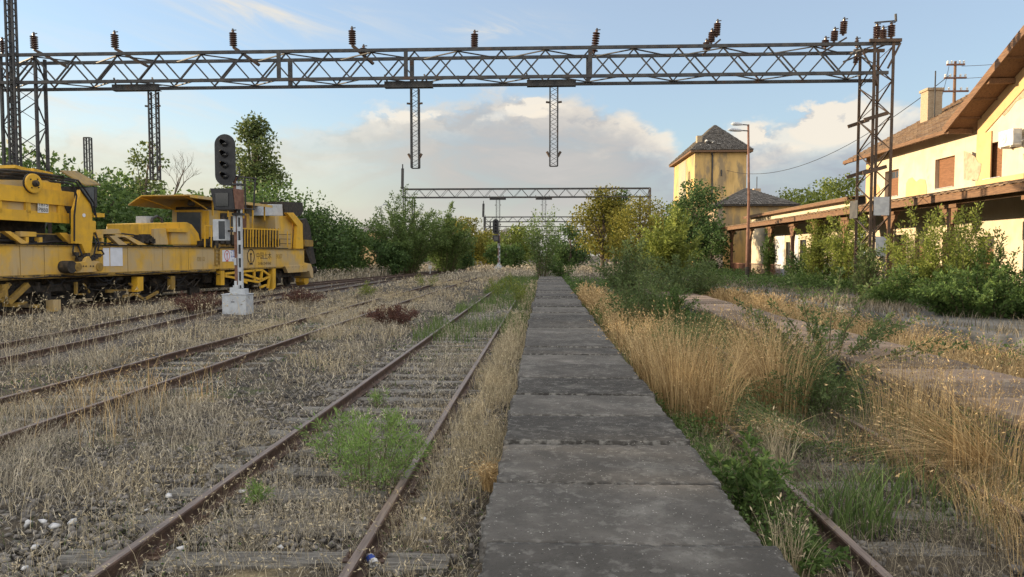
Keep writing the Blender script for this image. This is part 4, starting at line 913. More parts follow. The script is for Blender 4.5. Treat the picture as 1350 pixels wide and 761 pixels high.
def hanging_mast(parent, x, y, ztop, L_, w=.30, beam=1.9, dx=.02):
    m = MB(); m.box((x - beam / 2, y - .10, ztop - .24), (x + beam / 2, y - .02, ztop)); m.box((x - beam / 2, y - .016, ztop - .24), (x + beam / 2, y + .16, ztop - .22)); m.box((x - beam / 2, y - .016, ztop - .02), (x + beam / 2, y + .16, ztop))
    for s in (-.9, .75): m.bar((x + s * beam / 2, y + .03, ztop + .002), (x + s * beam / 2 - .12, y + .1, ztop + .30), .05)
    b = m.build('cross_beam', MAT['steel'], parent)
    m = MB(); lattice(m, (x + dx, y + .12, ztop - .242), (x + dx, y + .12, ztop - L_), False, w, .2, int(L_ / .2), .055, .03)
    m.box((x + dx - w / 2, y + .01, ztop - L_ - .02), (x + dx + w / 2, y + .23, ztop - L_)); o = m.build('hanging_mast', MAT['steel'], parent)
    m = MB()
    for s in (-1, 1):
        m.tube([(x + dx + s * w / 2, y + .05, ztop - .85), (x + dx + s * (w / 2 + .16), y + .05, ztop - .83)], .04, 7)
        m.tube([(x + dx + s * w / 2, y + .05, ztop - L_ + .35), (x + dx + s * (w / 2 + .12), y + .05, ztop - L_ + .55)], .05, 7)
    m.build('hinge_lug', MAT['steel_rust'], o)
YP = 27.5
def near_portal():
    root = empty('catenary_portal', 'long rusty lattice portal spanning the yard with insulators on top, closest to the camera', 'portal', (0, YP, 0), 0, 'lattice portals over the tracks')
    zb, zt, d = 8.90, 9.98, 1.22; x0, x1 = -27.0, 12.42
    m = MB()
    for y, s in ((0, 1), (d, 1)):
        m.bar((x0, y, zt), (x1 + .9 * (y == 0), y, zt), .09, .12); m.bar((x0, y, zb), (x1 + .5, y, zb), .09, .12)
    m.build('chord', MAT['steel'], root)
    m = MB(); st = .845; i = 0; x = x0
    while x < x1:
        for y, ph in ((.055, 0), (d - .055, 1)):
            a, b = (zt - .06, zb + .06) if (i + ph) % 2 == 0 else (zb + .06, zt - .06)
            m.bar((x, y, a), (min(x + st, x1), y, b), .055, .05)
        if i % 2 == 0:
            a, b = (.04, d - .04) if (i // 2) % 2 == 0 else (d - .04, .04)
            for z in (zt - .065, zb + .065): m.bar((x, a, z), (min(x + 2 * st, x1), b, z), .05, .04)
        x += st; i += 1
    for xx in (-10.35, -5.35, 1.75):
        for y in (0, d): m.box((xx - .08, y - .05, zb + .062), (xx + .08, y - .046 if y == 0 else y + .05, zt - .062)); m.bar((xx, y, zb + .06), (xx, y, zt - .06), .13, .05)
    m.build('bracing', MAT['steel'], root)
    # right tower
    xa, xb = 12.38, 13.07
    m = MB()
    for x in (xa, xb):
        for y in (.0, d): m.angle((x, y, -.05), (x, y, zt + .05), .11, .016)
    o = m.build('tower', MAT['steel_rust'], root)
    m = MB(); n = 15
    for i in range(n):
        z0 = .3 + (zt - .4) * i / n; z1 = .3 + (zt - .4) * (i + 1) / n
        for y in (.0, d):
            A, B = (xa, xb) if (i % 2 == 0) ^ (y > 0) else (xb, xa); m.bar((A, y, z0), (B, y, z1), .055, .02)
        for x in (xa, xb):
            A, B = (0, d) if (i % 2 == 0) ^ (x > 12.7) else (d, 0); m.bar((x, A, z0), (x, B, z1), .055, .02)
    m.build('tower_bracing', MAT['steel_rust'], o)
    m = MB()
    for z, w in ((7.25, .9), (5.25, .9)):
        m.bar((xa - .35, -.10, z - .12), (xb - .15, -.06, z + .14), .05, .14)
        m.bar((xa - .35, d + .10, z - .12), (xb - .25, d + .06, z + .14), .05, .14)
    m.bar((xa - .2, -.06, zt + .10), (xb + .28, -.06, zt + .10), .10, .12); m.bar((xa - .2, d + .06, zt + .10), (xb + .28, d + .06, zt + .10), .10, .12)
    m.bar((xa + .5, -.05, zb + .15), (xb + .25, -.05, zt), .06); m.bar((xa - 1.0, .3, zb + .5), (xb, .3, zt + .1), .06); m.bar((xa, -.02, zb - .1), (xb, d + .02, zb - .1), .1, .2)
    m.build_each('tower_outrigger', MAT['steel_rust'], o)
    m = MB(); m.box((xa + .10, -.08, 3.55), (xb - .02, -.065, 4.25)); m.build('notice_board', MAT['galv'], o)
    m = MB(); m.box((xa + .20, -.08, 2.0), (xb - .10, -.065, 2.75)); m.build('notice_board', MAT['galv'], o)
    m = MB(); m.box((xa - .12, d - .4, 3.5), (xa - .105, d + .3, 4.2)); m.build('notice_board', MAT['steel'], o)
    # left tower with the tall mast
    xm = -20.95
    m = MB(); lattice(m, (xm - .05, .42, 0), (xm - .05, .42, zt), True, 1.42, .55, 11, .09, .06); o = m.build('tower', MAT['steel'], root)
    m = MB(); lattice(m, (xm - .12, -.06, 0), (xm - .12, -.06, 14.5), False, .30, .22, 60, .07, .03, taper=.9); m.tube([(xm - .12, -.06, 14.4), (xm - .12, -.06, 14.62)], .16, 8); m.build('tall_mast', MAT['steel'], o)
    # drop masts
    for px, L_ in ((174, 3.75), (537, 3.35), (727, 3.3)):
        p = at(px, 110, YP); hanging_mast(root, p.x, .3, zb - .062, L_, dx={174: .62, 537: .22, 727: .10}[px])
    # insulators along the top
    for px, dx, L_, arm in ((41, .9, .66, 1), (148, .95, .68, 1), (305, .75, .68, 1), (463, .65, .70, 1)):
        p = at(px, 72, YP); insulator(root, (p.x, .2, zt + .22), (-.02, 0, 1), L_, 7, .15, arm=(p.x + dx, .9, zt - .28))
    for px, z0, L_, lean in ((476, -.12, .40, 0), (624, .06, .72, .02), (784, -.12, .90, .12)):
        p = at(px, 66, YP); insulator(root, (p.x, .4, zt + z0), (lean, 0, 1), L_, 8 if L_ > .5 else 5, .15)
    for px0, zs in ((935, (-.05, .24, .48)), (1095, (-.02, .22, .48))):
        for k, z in enumerate(zs):
            p = at(px0 + k * (7 if px0 < 1000 else 12), 60, YP); insulator(root, (p.x, .55, zt + z), (.06, 0, 1), .42 + .1 * k, 5 + k, .14)
        a = at(px0 - 4, 60, YP); b = at(px0 + (20 if px0 < 1000 else 30), 60, YP); m = MB(); m.bar((a.x, .62, zt - .16), (b.x, .62, zt + .42), .06); m.build('insulator_arm', MAT['steel_rust'], root)
    for px, dy in ((1163, .1), (1180, -.02), (1178, .5)):
        p = at(px, 50, YP); insulator(root, (p.x - .15, dy, zt + .17), (0, 0, 1), .58, 7, .14)
    m = MB(); m.bar((xa + .02, .06, zt + .80), (xb + .1, .02, zt + .84), .05); m.tube([(xb + .08, -.02, zt + .8), (xb + .06, -.02, zt + 1.08)], .045, 8); m.build('busbar', MAT['steel'], root)
    insulator(root, (xa - .38, .6, zt + .02), (0, 0, 1), .36, 4, .09); insulator(root, (xa - .42, .62, zt - .62), (.1, 0, 1), .42, 5, .10)
    p = at(0, 72, YP); insulator(root, (p.x - .05, .2, zt + .1), (0, 0, 1), .6, 7, .12)
    return root
near_portal()
def far_portal(label, Y, x0, x1, zb, zt, drops, spire=True, fine=1.0, twin=True):
    root = empty('catenary_portal', label, 'portal', (0, Y, 0), 0, 'lattice portals over the tracks'); d = 1.1; m = MB(); g = .09 * fine
    for y in (0, d):
        m.bar((x0, y, zt), (x1, y, zt), g, g * 1.2); m.bar((x0, y, zb), (x1, y, zb), g, g * 1.2)
    m.build('chord', MAT['steel'], root); m = MB(); x = x0; i = 0
    while x < x1 - .1:
        for y in ((0, d) if twin else (0,)):
            a, b = (zt, zb) if i % 2 == 0 else (zb, zt); m.bar((x, y, a), (min(x + .86, x1), y, b), .05 * fine, .04 * fine)
        x += .86; i += 1
    m.build('bracing', MAT['steel'], root)
    for k, xx in enumerate((x0, x1)):
        m = MB(); s = 1 if k == 0 else -1
        for dx in (0, s * 1.1):
            for y in (0, d): m.bar((xx + dx, y, -.1), (xx + dx, y, zt if dx == 0 else zb), .12 * fine)
        n = 9
        for i in range(n):
            A, B = (0, s * 1.1) if i % 2 else (s * 1.1, 0)
            for y in (0, d): m.bar((xx + A, y, zb * i / n), (xx + B, y, zb * (i + 1) / n), .06 * fine)
        o = m.build('tower', MAT['steel'] if k == 0 else MAT['steel_rust'], root)
        if k == 0 and spire:
            m = MB(); m.bar((xx - .15, .3, zt), (xx - .1, .3, zt + 2.4), .30 * fine, .16); m.bar((xx - .1, .3, zt + 2.2), (xx - .1, .3, zt + 2.9), .12); m.build('spire', MAT['steel'], o)
    for xx, L_ in drops: hanging_mast(root, xx, .3, zb - .07, L_, .42, 1.9)
    return root
far_portal('middle lattice portal beyond the bushes, second one down the tracks', 82, -16.4, 12.2, 8.75, 9.72, [(at(656, 262, 82).x, 3.6), (at(717, 262, 82).x, 3.2)])
far_portal('thin distant portal seen under the middle one', 127, at(638, 286, 127).x, at(802, 286, 127).x, 8.0, 8.85, [], True, 1.3)
far_portal('faint portal farther still, low above the platform end', 176, at(640, 300, 176).x, at(778, 300, 176).x, 8.1, 9.1, [], True, 1.5, False)
far_portal('farthest portal, just above the tree tops beyond the platform end', 215, at(660, 300, 215).x, at(765, 300, 215).x, 8.0, 9.0, [], False, 1.6, False)
# a lone standing lattice mast behind the machine
p = at(116, 200, 46); m = MB(); lattice(m, (0, 0, 0), (0, 0, at(116, 182, 46).z), False, .36, .26, 34, .075, .022); m.box((-.21, -.15, at(116, 182, 46).z), (.21, .15, at(116, 182, 46).z + .04))
lm = m.build('lattice_mast', MAT['steel'], None, (p.x, 46, 0)); tag(lm, 'cut off steel lattice mast standing alone behind the machine', 'mast')
m = MB(); m.tube([(.2, 0, 6.9), (.6, 0, 6.95), (.62, 0, 7.2)], .05, 6); m.build('hook', MAT['steel'], lm)

# ================================================================== SIGNALS
def signal(label, base, s=1.0, full=True, group='light signals beside the tracks'):
    root = empty('railway_signal', label, 'signal', base, 0, group)
    m = MB(); m.box((-.42, -.32, -.05), (.42, .32, .68)); b = m.build('base_box', MAT['galv'], root, bevel=.012)
    m = MB(); m.box((-.44, -.34, .682), (.44, .34, .705)); m.build('lid', MAT['galv'], b)
    m = MB(); m.box((-.10, -.325, .42), (.02, -.321, .45)); m.build('box_plate', MAT['black'], b)
    m = MB(); m.box((-.08, -.2, .706), (.10, .1, 1.0)); m.box((.103, -.22, .706), (.34, .12, .88)); m.box((-.22, -.15, .706), (-.083, .1, .92)); m.build('plinth', MAT['galv'], root, bevel=.008)
    m = MB(); m.bar((-.02, .0, .9), (-.02, .0, 4.75), .11, .09); m.build('mast', MAT['rust_red'], root)
    m = MB(); m.box((.045, -.07, .9), (.075, .05, 4.6)); m.box((.165, -.07, .9), (.195, .05, 4.6))
    for i in range(8): z = 1.0 + i * .47; m.box((.0755, -.072, z), (.1645, -.06, z + .15))
    m.box((-.085, -.074, 2.85), (.0, -.05, 3.45)); m.box((-.085, -.074, 1.7), (.0, -.05, 1.95)); m.box((-.085, -.074, .9), (.0, -.05, 1.15)); m.build('mast_channel', MAT['galv'], root)
    MB().box((.08, -.02, .9), (.16, .04, 4.5)).build('mast_core', MAT['steel'], root)
    # lamp head: a tall plate with round ends
    hz, hw, hh = 5.32, .36, .88
    poly = [(hw * math.cos(t), hz + (hh - hw) + hw * math.sin(t)) for t in np.linspace(0, math.pi, 15)] + [(hw * math.cos(t), hz - (hh - hw) + hw * math.sin(t)) for t in np.linspace(math.pi, 2 * math.pi, 15)]
    dx = -.30
    h = MB().prism(poly, lambda a, b_, d: (a + dx, -.14 + d, b_), .035).build('backplate', MAT['black'], root)
    MB().box((dx - .2, -.10, hz - .7), (dx + .2, .16, hz + .7)).build('lamp_case', MAT['black'], root)
    for k in range(4):
        z = hz + .555 - k * .37; m = MB(); n = 16
        V = []; F = []
        for i in range(n + 1):
            t = -.25 + (math.pi + .5) * i / n; c, s_ = math.cos(t), math.sin(t); L_ = .12 + .26 * max(0, s_)
            for rr in (.145, .132): V += [(dx + .86 * rr * c, -.145, z + .86 * rr * s_), (dx + rr * c * .8, -.145 - L_ * .8, z + rr * s_ * .8)]
        for i in range(n):
            a = i * 4; F += [(a, a + 4, a + 5, a + 1), (a + 2, a + 3, a + 7, a + 6), (a + 1, a + 5, a + 7, a + 3)]
        m.add(V, F); hd = m.build('lamp_hood', MAT['black'], root)
        MB().lathe([(.112, 0), (.11, .015), (.10, .04), (.05, .055), (.0, .06)], (dx, -.141, z), (0, -1, 0), 16).build('lens', MAT['dark_glass'], hd, smooth=True)
    # lower route indicator with a deep hood
    c = (dx + .06, 3.95)
    m = MB(); m.hexa([(c[0] - .26, -.55, c[1] - .36), (c[0] + .42, -.55, c[1] - .36), (c[0] + .42, .12, c[1] - .36), (c[0] - .3, .12, c[1] - .36), (c[0] - .42, -.55, c[1] + .36), (c[0] + .34, -.55, c[1] + .36), (c[0] + .42, .12, c[1] + .38), (c[0] - .3, .12, c[1] + .38)])
    ind = m.build('route_indicator', MAT['black'], root, bevel=.01)
    MB().box((c[0] - .22, -.575, c[1] - .24), (c[0] + .22, -.553, c[1] + .20)).build('indicator_face', MAT['dark_glass'], ind)
    MB().hexa([(c[0] + .424, -.50, c[1] - .34), (c[0] + .46, -.50, c[1] - .34), (c[0] + .46, .16, c[1] - .3), (c[0] + .424, .16, c[1] - .3), (c[0] + .36, -.5, c[1] + .34), (c[0] + .40, -.5, c[1] + .34), (c[0] + .46, .16, c[1] + .38), (c[0] + .424, .16, c[1] + .38)]).build('hood_side', MAT['rust_red'], ind)
    m = MB(); m.box((-.34, -.12, 4.46), (.24, .14, 4.52)); m.box((-.1, -.14, 3.42), (.24, .15, 3.5)); m.tube([(0, 0, 4.55), (.15, 0, 4.85), (.12, 0, 5.1)], .03, 6); m.build('head_bracket', MAT['steel'], root)
    if not full: return root
    # telephone cabinet on an arm
    m = MB(); m.box((-.74, -.22, 2.55), (-.30, .16, 3.28)); cb = m.build('cabinet', MAT['galv'], root, bevel=.015)
    MB().box((-.53, -.232, 2.60), (-.31, -.222, 3.22)).build('cabinet_door', MAT['cab_glass'], cb); MB().box((-.30, -.03, 2.85), (-.08, .03, 2.92)).build('cabinet_arm', MAT['steel'], cb)
    # service ladder frame behind the head
    m = MB()
    m.bar((.14, .45, 3.65), (.13, .45, 4.78), .045); m.bar((.30, .75, 3.65), (.38, .75, 4.78), .045)
    m.bar((.0, .06, 4.78), (.42, .78, 4.78), .045); m.bar((.03, .06, 4.68), (.40, .62, 4.66), .03); m.bar((.0, .06, 3.7), (.32, .78, 3.68), .04)
    m.build('service_frame', MAT['steel'], root)
    return root
pS = atz(309, 414, .02)
signal('tall black four lamp signal on a grey base box in front of the yellow machine', (pS.x, pS.y + .3, 0))
pS = at(656, 358, 82); signal('far four lamp signal on a grey base box beside the second track', (pS.x + .1, 82, 0), full=False)
pS = at(791, 345, 100); signal('tiny dark signal almost hidden by the sunlit trees right of the platform', (pS.x + .3, 100, .6), full=False)
# low shunting lamp by the far turnout
p = at(567, 355, 74); m = MB(); m.tube([(0, 0, 0), (0, 0, .6)], .05, 6); m.box((-.16, -.14, .6), (.16, .14, .95)); o = m.build('switch_lantern', MAT['white'], None, (p.x, 74, 0)); tag(o, 'small white switch lantern low beside the far turnout', 'lantern')

# ================================================================== STREET LAMPS, POLE, CABLE
pl = atz(985, 372, .45)
lamp = empty('street_lamp', 'tall rusty lamp post with two grey lamp heads in front of the annex', 'street lamp', (pl.x, pl.y, .45), 0)
H = at(985, 170, pl.y).z - .45; top = at(986.5, 168, pl.y)
m = MB(); m.tube([(0, 0, -.1), (0, 0, 2.2), (.02, 0, H * .55), (top.x - pl.x, 0, H + .25)], [.115, .105, .075, .06], 10); m.build('pole', MAT['rust_red'], lamp, smooth=True)
m = MB(); m.tube([(0, 0, 0), (0, 0, .9)], .125, 10); m.build('pole_sleeve', MAT['soot'], lamp)
tx = top.x - pl.x
for (px, py, px0, py0, n) in ((962, 160, 986, 162, 0), (955, 167, 984, 168.5, 1)):
    e = at(px, py, pl.y) - Vector((pl.x, pl.y, .45)); s = at(px0, py0, pl.y) - Vector((pl.x, pl.y, .45)); e.y = .0 - .55 * n; s.y = 0
    s.x = tx; s.z = H + .22 - .34 * n; e.z = s.z - .02 + .10 * (1 - n); e.x = tx - 1.02 - .30 * n
    m = MB(); m.tube([(tx, 0, s.z - .25), s, s.lerp(e, .4)], .035, 6); a = m.build('lamp_arm', MAT['steel'], lamp)
    d = (e - s).normalized(); u = Vector((0, 0, 1)); c = s.lerp(e, .3); f = e - d * .02
    m = MB(); m.tube([c, c + d * .12, c.lerp(f, .45), c.lerp(f, .8), f], [.04, .075, .125, .12, .03], 12)
    for i, v in enumerate(m.v): m.v[i] = (v[0], v[1], v[2] if v[2] > (c.z + f.z) / 2 - .06 else (c.z + f.z) / 2 - .06 - (0.3 * ((c.z + f.z) / 2 - .06 - v[2])))
    m.build('lamp_head', MAT['galv'], a, smooth=True)
p = at(503, 340, 105); fl = empty('street_lamp', 'distant small street lamp above the whippy bush', 'street lamp', (p.x, 105, 0)); zt = at(503, 272, 105).z
m = MB(); m.tube([(0, 0, 0), (0, 0, zt)], [.1, .06], 6); m.build('pole', MAT['steel'], fl); m = MB(); m.tube([(0, 0, zt), (.5, 0, zt + .25)], .05, 5); m.box((.3, -.1, zt + .2), (1.0, .1, zt + .36)); m.tube([(0, 0, zt - .1), (-.3, 0, zt)], .05, 5); m.build('lamp_head', MAT['galv'], fl)
# ================================================================== THE YELLOW TRACK MACHINE
P0 = at(0, 340, 22.0); P1 = at(405, 340, 43.1)
ux = P1.x - P0.x; uy = 43.1 - 22.0; ln = math.hypot(ux, uy); UX, UY = ux / ln, uy / ln
mach = empty('track_maintenance_machine', 'long dirty yellow track maintenance machine standing on rails at the left', 'rail vehicle', (P0.x, 22.0, 0), math.atan2(UY, UX))
def mp(px, py, v=0.0):
    """photo pixel -> (u, v, w) in the machine's own axes, on the upright plane v metres behind its near face"""
    d = ray(px, py); nx, ny = -UY, UX; t = (v + (P0.x * nx + 22.0 * ny)) / (d[0] * nx + d[1] * ny); x, y, z = d * t
    return Vector(((x - P0.x) * UX + (y - 22.0) * UY, v, z + CZ))
def U(px, v=0): return mp(px, 340, v).x
def mprism(name, pts, v0, v1, mat, parent=None, bevel=0.0):
    """outline given in photo pixels on plane v0, extruded back to v1"""
    q = [mp(x, y, v0) for x, y in pts]
    return MB().prism([(a.x, a.z) for a in q], lambda a, b, d: (a, v0 + d, b), v1 - v0).build(name, MAT[mat], parent or mach, bevel=bevel)
ZB, ZT = 1.24, 2.36; UE = U(401)
m = MB(); m.box((-7, 0, ZB + .14), (U(283), .10, ZT)); m.box((U(283), .02, ZB + .14), (U(290), .10, ZT)); m.box((U(290), 0, ZB + .14), (UE, .10, ZT)); m.box((-7, 2.7, ZB), (UE, 2.8, ZT)); m.box((UE - .1, .1, ZB), (UE, 2.7, ZT)); m.box((-7, .1, ZB + .1), (UE - .1, 2.7, ZB + .2))
body = m.build('main_frame', MAT['yellow'], mach)
m = MB(); m.box((-7, -.05, ZT + .003), (UE, .25, ZT + .035)); m.box((-7, -.06, ZB + .04), (U(283), .12, ZB + .137)); m.box((-7, -.02, ZB - .01), (U(283), .14, ZB + .036)); m.box((U(290), -.03, ZB + .06), (U(372), .12, ZB + .137)); m.build('frame_flange', MAT['yellow_dark'], mach)
m = MB()
for px in (0, 62, 78, 150, 200, 236): u = U(px); m.tube([(u, -.075, ZB + .09), (u + .9, -.09, ZB + .02), (u + 2.2, -.075, ZB + .08)], .018, 5)
m.build('air_hose', MAT['rubber'], mach)
m = MB(); m.box((-7, .5, ZT + .036), (UE - 1, 2.3, ZT + .10)); m.build('deck', MAT['soot'], mach)
# ---- writing on the frame
def sheet(name, x0, y0, x1, y1, mat, v=-.012, parent=None):
    a = mp(x0, y1); b = mp(x1, y0); return MB().box((a.x, v, a.z), (b.x, v + .009, b.z)).build(name, MAT[mat], parent or body)
sheet('paper_notice', 136, 327, 143.5, 351, 'paper'); sheet('paper_notice', 145.5, 326.5, 161, 351, 'paper')
def rail_logo(cu, cw, r, mat, parent):
    m = MB(); n = 28
    for i in range(n):
        t0 = -2.0 + 2 * (math.pi - .55) * i / n * 1.0; 
        a0 = math.pi * 1.5 + .45 + (2 * math.pi - .9) * i / n; a1 = math.pi * 1.5 + .45 + (2 * math.pi - .9) * (i + 1) / n
        m.bar((cu + r * math.cos(a0), -.016, cw + r * 1.12 * math.sin(a0)), (cu + r * math.cos(a1), -.016, cw + r * 1.12 * math.sin(a1)), r * .16, .004, (0, 1, 0))
    m.box((cu - r * .10, -.0185, cw - r * 1.1), (cu + r * .10, -.0155, cw + r * .45)); m.box((cu - r * .5, -.0185, cw - r * 1.32), (cu + r * .5, -.0155, cw - r * 1.1)); m.box((cu - r * .26, -.0185, cw + r * .25), (cu + r * .26, -.0155, cw + r * .5))
    return m.build('emblem', MAT[mat], parent)
sg = sheet('company_sign', 293, 330, 320, 345, 'paper'); a = mp(299, 337)
rail_logo(a.x, a.z, .22, 'ink_red', sg)
q = mp(309.5, 335.5); text('江西', .44, (q.x + .05, -.0135, q.z), MAT['ink_blue'], sg, 'sign_lettering'); q = mp(309.5, 343); text('RAILWAY', .11, (q.x, -.0135, q.z), MAT['ink_blue'], sg, 'sign_lettering')
q = mp(330.5, 338); rail_logo(q.x, q.z, .33, 'ink', body)
q = mp(348, 338); text('中国土木', .40, (q.x, -.002, q.z), MAT['ink'], body)
q = mp(349, 347.5); text('SI-08-2540-060', .22, (q.x, -.002, q.z), MAT['ink'], body)
q = mp(368, 338.5); text('8087', .36, (q.x, -.002, q.z), MAT['yellow_dark'], body, 'faded_lettering'); q = mp(265, 342); text('0810', .30, (q.x, -.002, q.z), MAT['yellow_dark'], body, 'faded_lettering')
# bolts, stiffeners, loose cables
m = MB()
for u_ in np.arange(-3, UE - .3, .42): m.box((u_, -.065, ZB + .075), (u_ + .035, -.0605, ZB + .11)); m.box((u_ + .2, -.058, ZT + .008), (u_ + .225, -.0505, ZT + .03))
m.build('rivets', MAT['soot'], mach)
m = MB()
for px in (26, 58, 168, 214, 248): u_ = U(px); m.box((u_, -.006, ZB + .145), (u_ + .02, -.0005, ZT - .005))
m.build_each('weld_seam', MAT['yellow_dark'], body)
m = MB(); rr = random.Random(31)
for k in range(16):
    u_ = rr.uniform(-2, U(350)); l = rr.uniform(.6, 1.8); s_ = rr.uniform(.1, .35); m.tube([(u_, .1, ZB - .02), (u_ + l * .3, .06, ZB - s_), (u_ + l * .7, .06, ZB - s_ * .9), (u_ + l, .1, ZB - .02)], .018, 5)
m.tube([(-3, .3, ZT + .12)] + [(u_, .28 + .05 * math.sin(u_ * 2), ZT + .13 + .05 * math.sin(u_ * 3.1)) for u_ in np.arange(-2.5, U(185), .4)], .03, 5); m.tube([(-3, .42, ZT + .2)] + [(u_, .4, ZT + .2 + .07 * math.sin(u_ * 2.3)) for u_ in np.arange(-2.5, U(185), .4)], .025, 5)
m.build('loose_cable', MAT['rubber'], mach)
# ---- upper conveyor box at the left
V1 = .35
bx = mprism('conveyor_box', [(-60, 258), (79, 259), (91, 287), (-60, 284.5)], V1, 2.2, 'yellow')
mprism('chute_gear', [(79, 256), (99, 256), (99, 290), (92, 288)], .6, 1.8, 'soot')
m = MB()
def bx_bar(x0, y0, x1, y1):
    a = mp(x0, y1, V1 - .05); b = mp(x1, y0, V1 - .05); m.box((a.x, V1 - (.13 if y0 < 255 else .09), a.z), (b.x, V1 - .002, b.z))
bx_bar(-60, 253.5, 95, 259); bx_bar(-60, 281.5, 90, 286.5); bx_bar(33, 260.3, 39, 280.8); bx_bar(76, 260.3, 83, 280.8); bx_bar(-3, 260.3, 1, 280.8)
m.build('box_ribs', MAT['yellow_clean'], bx)
lb = mprism('number_plate', [(50, 266), (64, 266.4), (64, 281), (50, 280.5)], V1 - .105, V1 - .092, 'white', bx)
for k, s_ in enumerate(('1875', 'P888')): q = mp(57, 270 + 7 * k, V1 - .106); text(s_, .20, (q.x, V1 - .107, q.z), MAT['ink'], lb)
mprism('upper_hopper', [(-60, 236), (60, 238), (78, 240), (82, 253), (-60, 252.5)], .75, 2.0, 'yellow')
mprism('hopper_gusset', [(-4, 246), (8, 250), (8, 253), (-6, 253)], .3, .49, 'yellow_clean'); mprism('gearbox_plate', [(60, 240), (80, 242), (80, 252.5), (58, 252)], .36, .49, 'yellow_clean')
c = mp(45.5, 242, .10); disc = MB().lathe([(.02, 0), (.335, 0), (.335, .05), (.31, .06), (.05, .06)], (c.x, .16, c.z), (0, -1, 0), 28).build('drive_wheel', MAT['yellow_clean'], mach)
MB().lathe([(.345, 0), (.345, .06)], (c.x, .235, c.z), (0, -1, 0), 28).build('wheel_rim', MAT['soot'], disc)
MB().lathe([(.11, 0), (.11, .10), (.05, .12), (.05, .16)], (c.x, .097, c.z), (0, -1, 0), 14).build('hub', MAT['soot'], disc)
m = MB()
for k in range(4): t = .9 + k * math.pi / 2; m.lathe([(.025, 0), (.025, .02)], (c.x + .2 * math.cos(t), .098, c.z + .2 * math.sin(t)), (0, -1, 0), 8)
m.build('wheel_hole', MAT['soot'], disc)
mprism('top_beam', [(-60, 226), (20, 229), (42, 233), (42, 237), (-60, 233)], .9, 1.6, 'steel')
mprism('top_beam', [(20, 217.5), (41, 223), (41, 232), (38.5, 232), (38.5, 227), (20, 221.5)], .8, 1.5, 'yellow_clean'); mprism('top_beam', [(44, 222), (70, 228), (70, 240), (65, 240), (65, 231), (44, 226)], .8, 1.5, 'yellow_clean')
m = MB()
for k, (y0, y1) in enumerate(((222, 234), (226, 238), (230, 242))): m.tube([mp(-40, y0, .7 + k * .1), mp(30, y0 + 4, .7 + k * .1), mp(60, y1 - 4, .8), mp(84, y1, .7)], .05, 6)
m.build('hydraulic_pipe', MAT['soot'], mach)
# sloping roof plate and window of the small cabin
roofA = MB(); a, b, c_, d_ = mp(79, 226.5, .6), mp(101, 227, 2.4), mp(133, 244.5, 2.2), mp(113, 245.5, .35)
roofA.hexa([a, d_, c_, b] + [p_ + Vector((0, 0, .05)) for p_ in (a, d_, c_, b)]); roofA.build('cabin_roof', MAT['yellow_dark'], mach)
mprism('cabin', [(92, 246), (128, 246.5), (128, 273), (106, 282), (92, 282)], .75, 2.0, 'soot')
mprism('cabin_window', [(104, 248), (125, 247), (125, 272), (110, 270)], .70, .745, 'cab_glass'); mprism('window_post', [(125, 247), (128, 247), (128, 273), (125, 273)], .68, .745, 'steel')
mprism('cabin_step', [(124, 280.5), (138, 281.5), (138, 286.5), (124, 286.5)], .4, 1.0, 'yellow_clean')
# the tall tapering arm and its roller foot
arm = mprism('lifting_arm', [(104, 261), (107, 250), (113, 258), (121, 273), (122, 291), (126.5, 292), (126.5, 306), (123, 307), (121, 328), (117, 338), (113, 334), (108, 322), (99, 321), (99, 277)], -.18, .0, 'yellow_clean', bevel=.01)
c = mp(111, 284, -.2); MB().lathe([(.07, 0), (.07, .012)], (c.x, -.185, c.z), (0, -1, 0), 18).build('round_badge', MAT['paper'], arm)
m = MB()
for pts in (((80, 240), (96, 243), (101, 258), (98, 284), (98, 318)), ((84, 237), (100, 240), (108, 252), (120, 268), (125, 284)), ((86, 235), (103, 238), (112, 250), (124, 268), (127, 288)), ((123, 312), (127, 322), (124, 336), (118, 344)), ((126, 308), (131, 322), (129, 330)), ((129, 330), (134, 330), (137, 335), (133, 337)), ((98, 318), (96, 332), (103, 342)), ((101, 318), (108, 336), (112, 344))):
    m.tube([mp(x, y, -.22 if i else -.0) for i, (x, y) in enumerate(pts)], .032, 6)
m.build('hydraulic_hose', MAT['rubber'], arm)
ft = mprism('roller_foot', [(98, 346), (112, 345), (114, 340), (118, 338), (121, 344), (131, 345), (135, 350), (134, 358), (98, 360)], -.35, -.05, 'yellow', bevel=.01)
for px in (102.5, 131): c = mp(px, 352, -.37); MB().lathe([(.16, 0), (.16, .05), (.11, .06), (.11, .03), (.06, .03), (.06, .07)], (c.x, -.352, c.z), (0, -1, 0), 18).build('roller', MAT['yellow_dark'], ft)
c = mp(92, 352, -.3); MB().lathe([(.22, 0), (.22, .5)], (c.x, .1, c.z), (0, -1, 0), 16).build('roller_motor', MAT['soot'], ft)
m = MB()
for k in range(9): q = mp(100 + k * 3.6, 335 + (k * 7) % 9, -.15); m.cbox(q, (.16, .16, .14))
m.build('valve_block', MAT['soot'], ft)
for px in (110, 113.5, 119.5, 123): c = mp(px, 351, -.36); MB().lathe([(.028, 0), (.028, .02)], (c.x, -.351, c.z), (0, -1, 0), 8).build('bolt', MAT['soot'], ft)
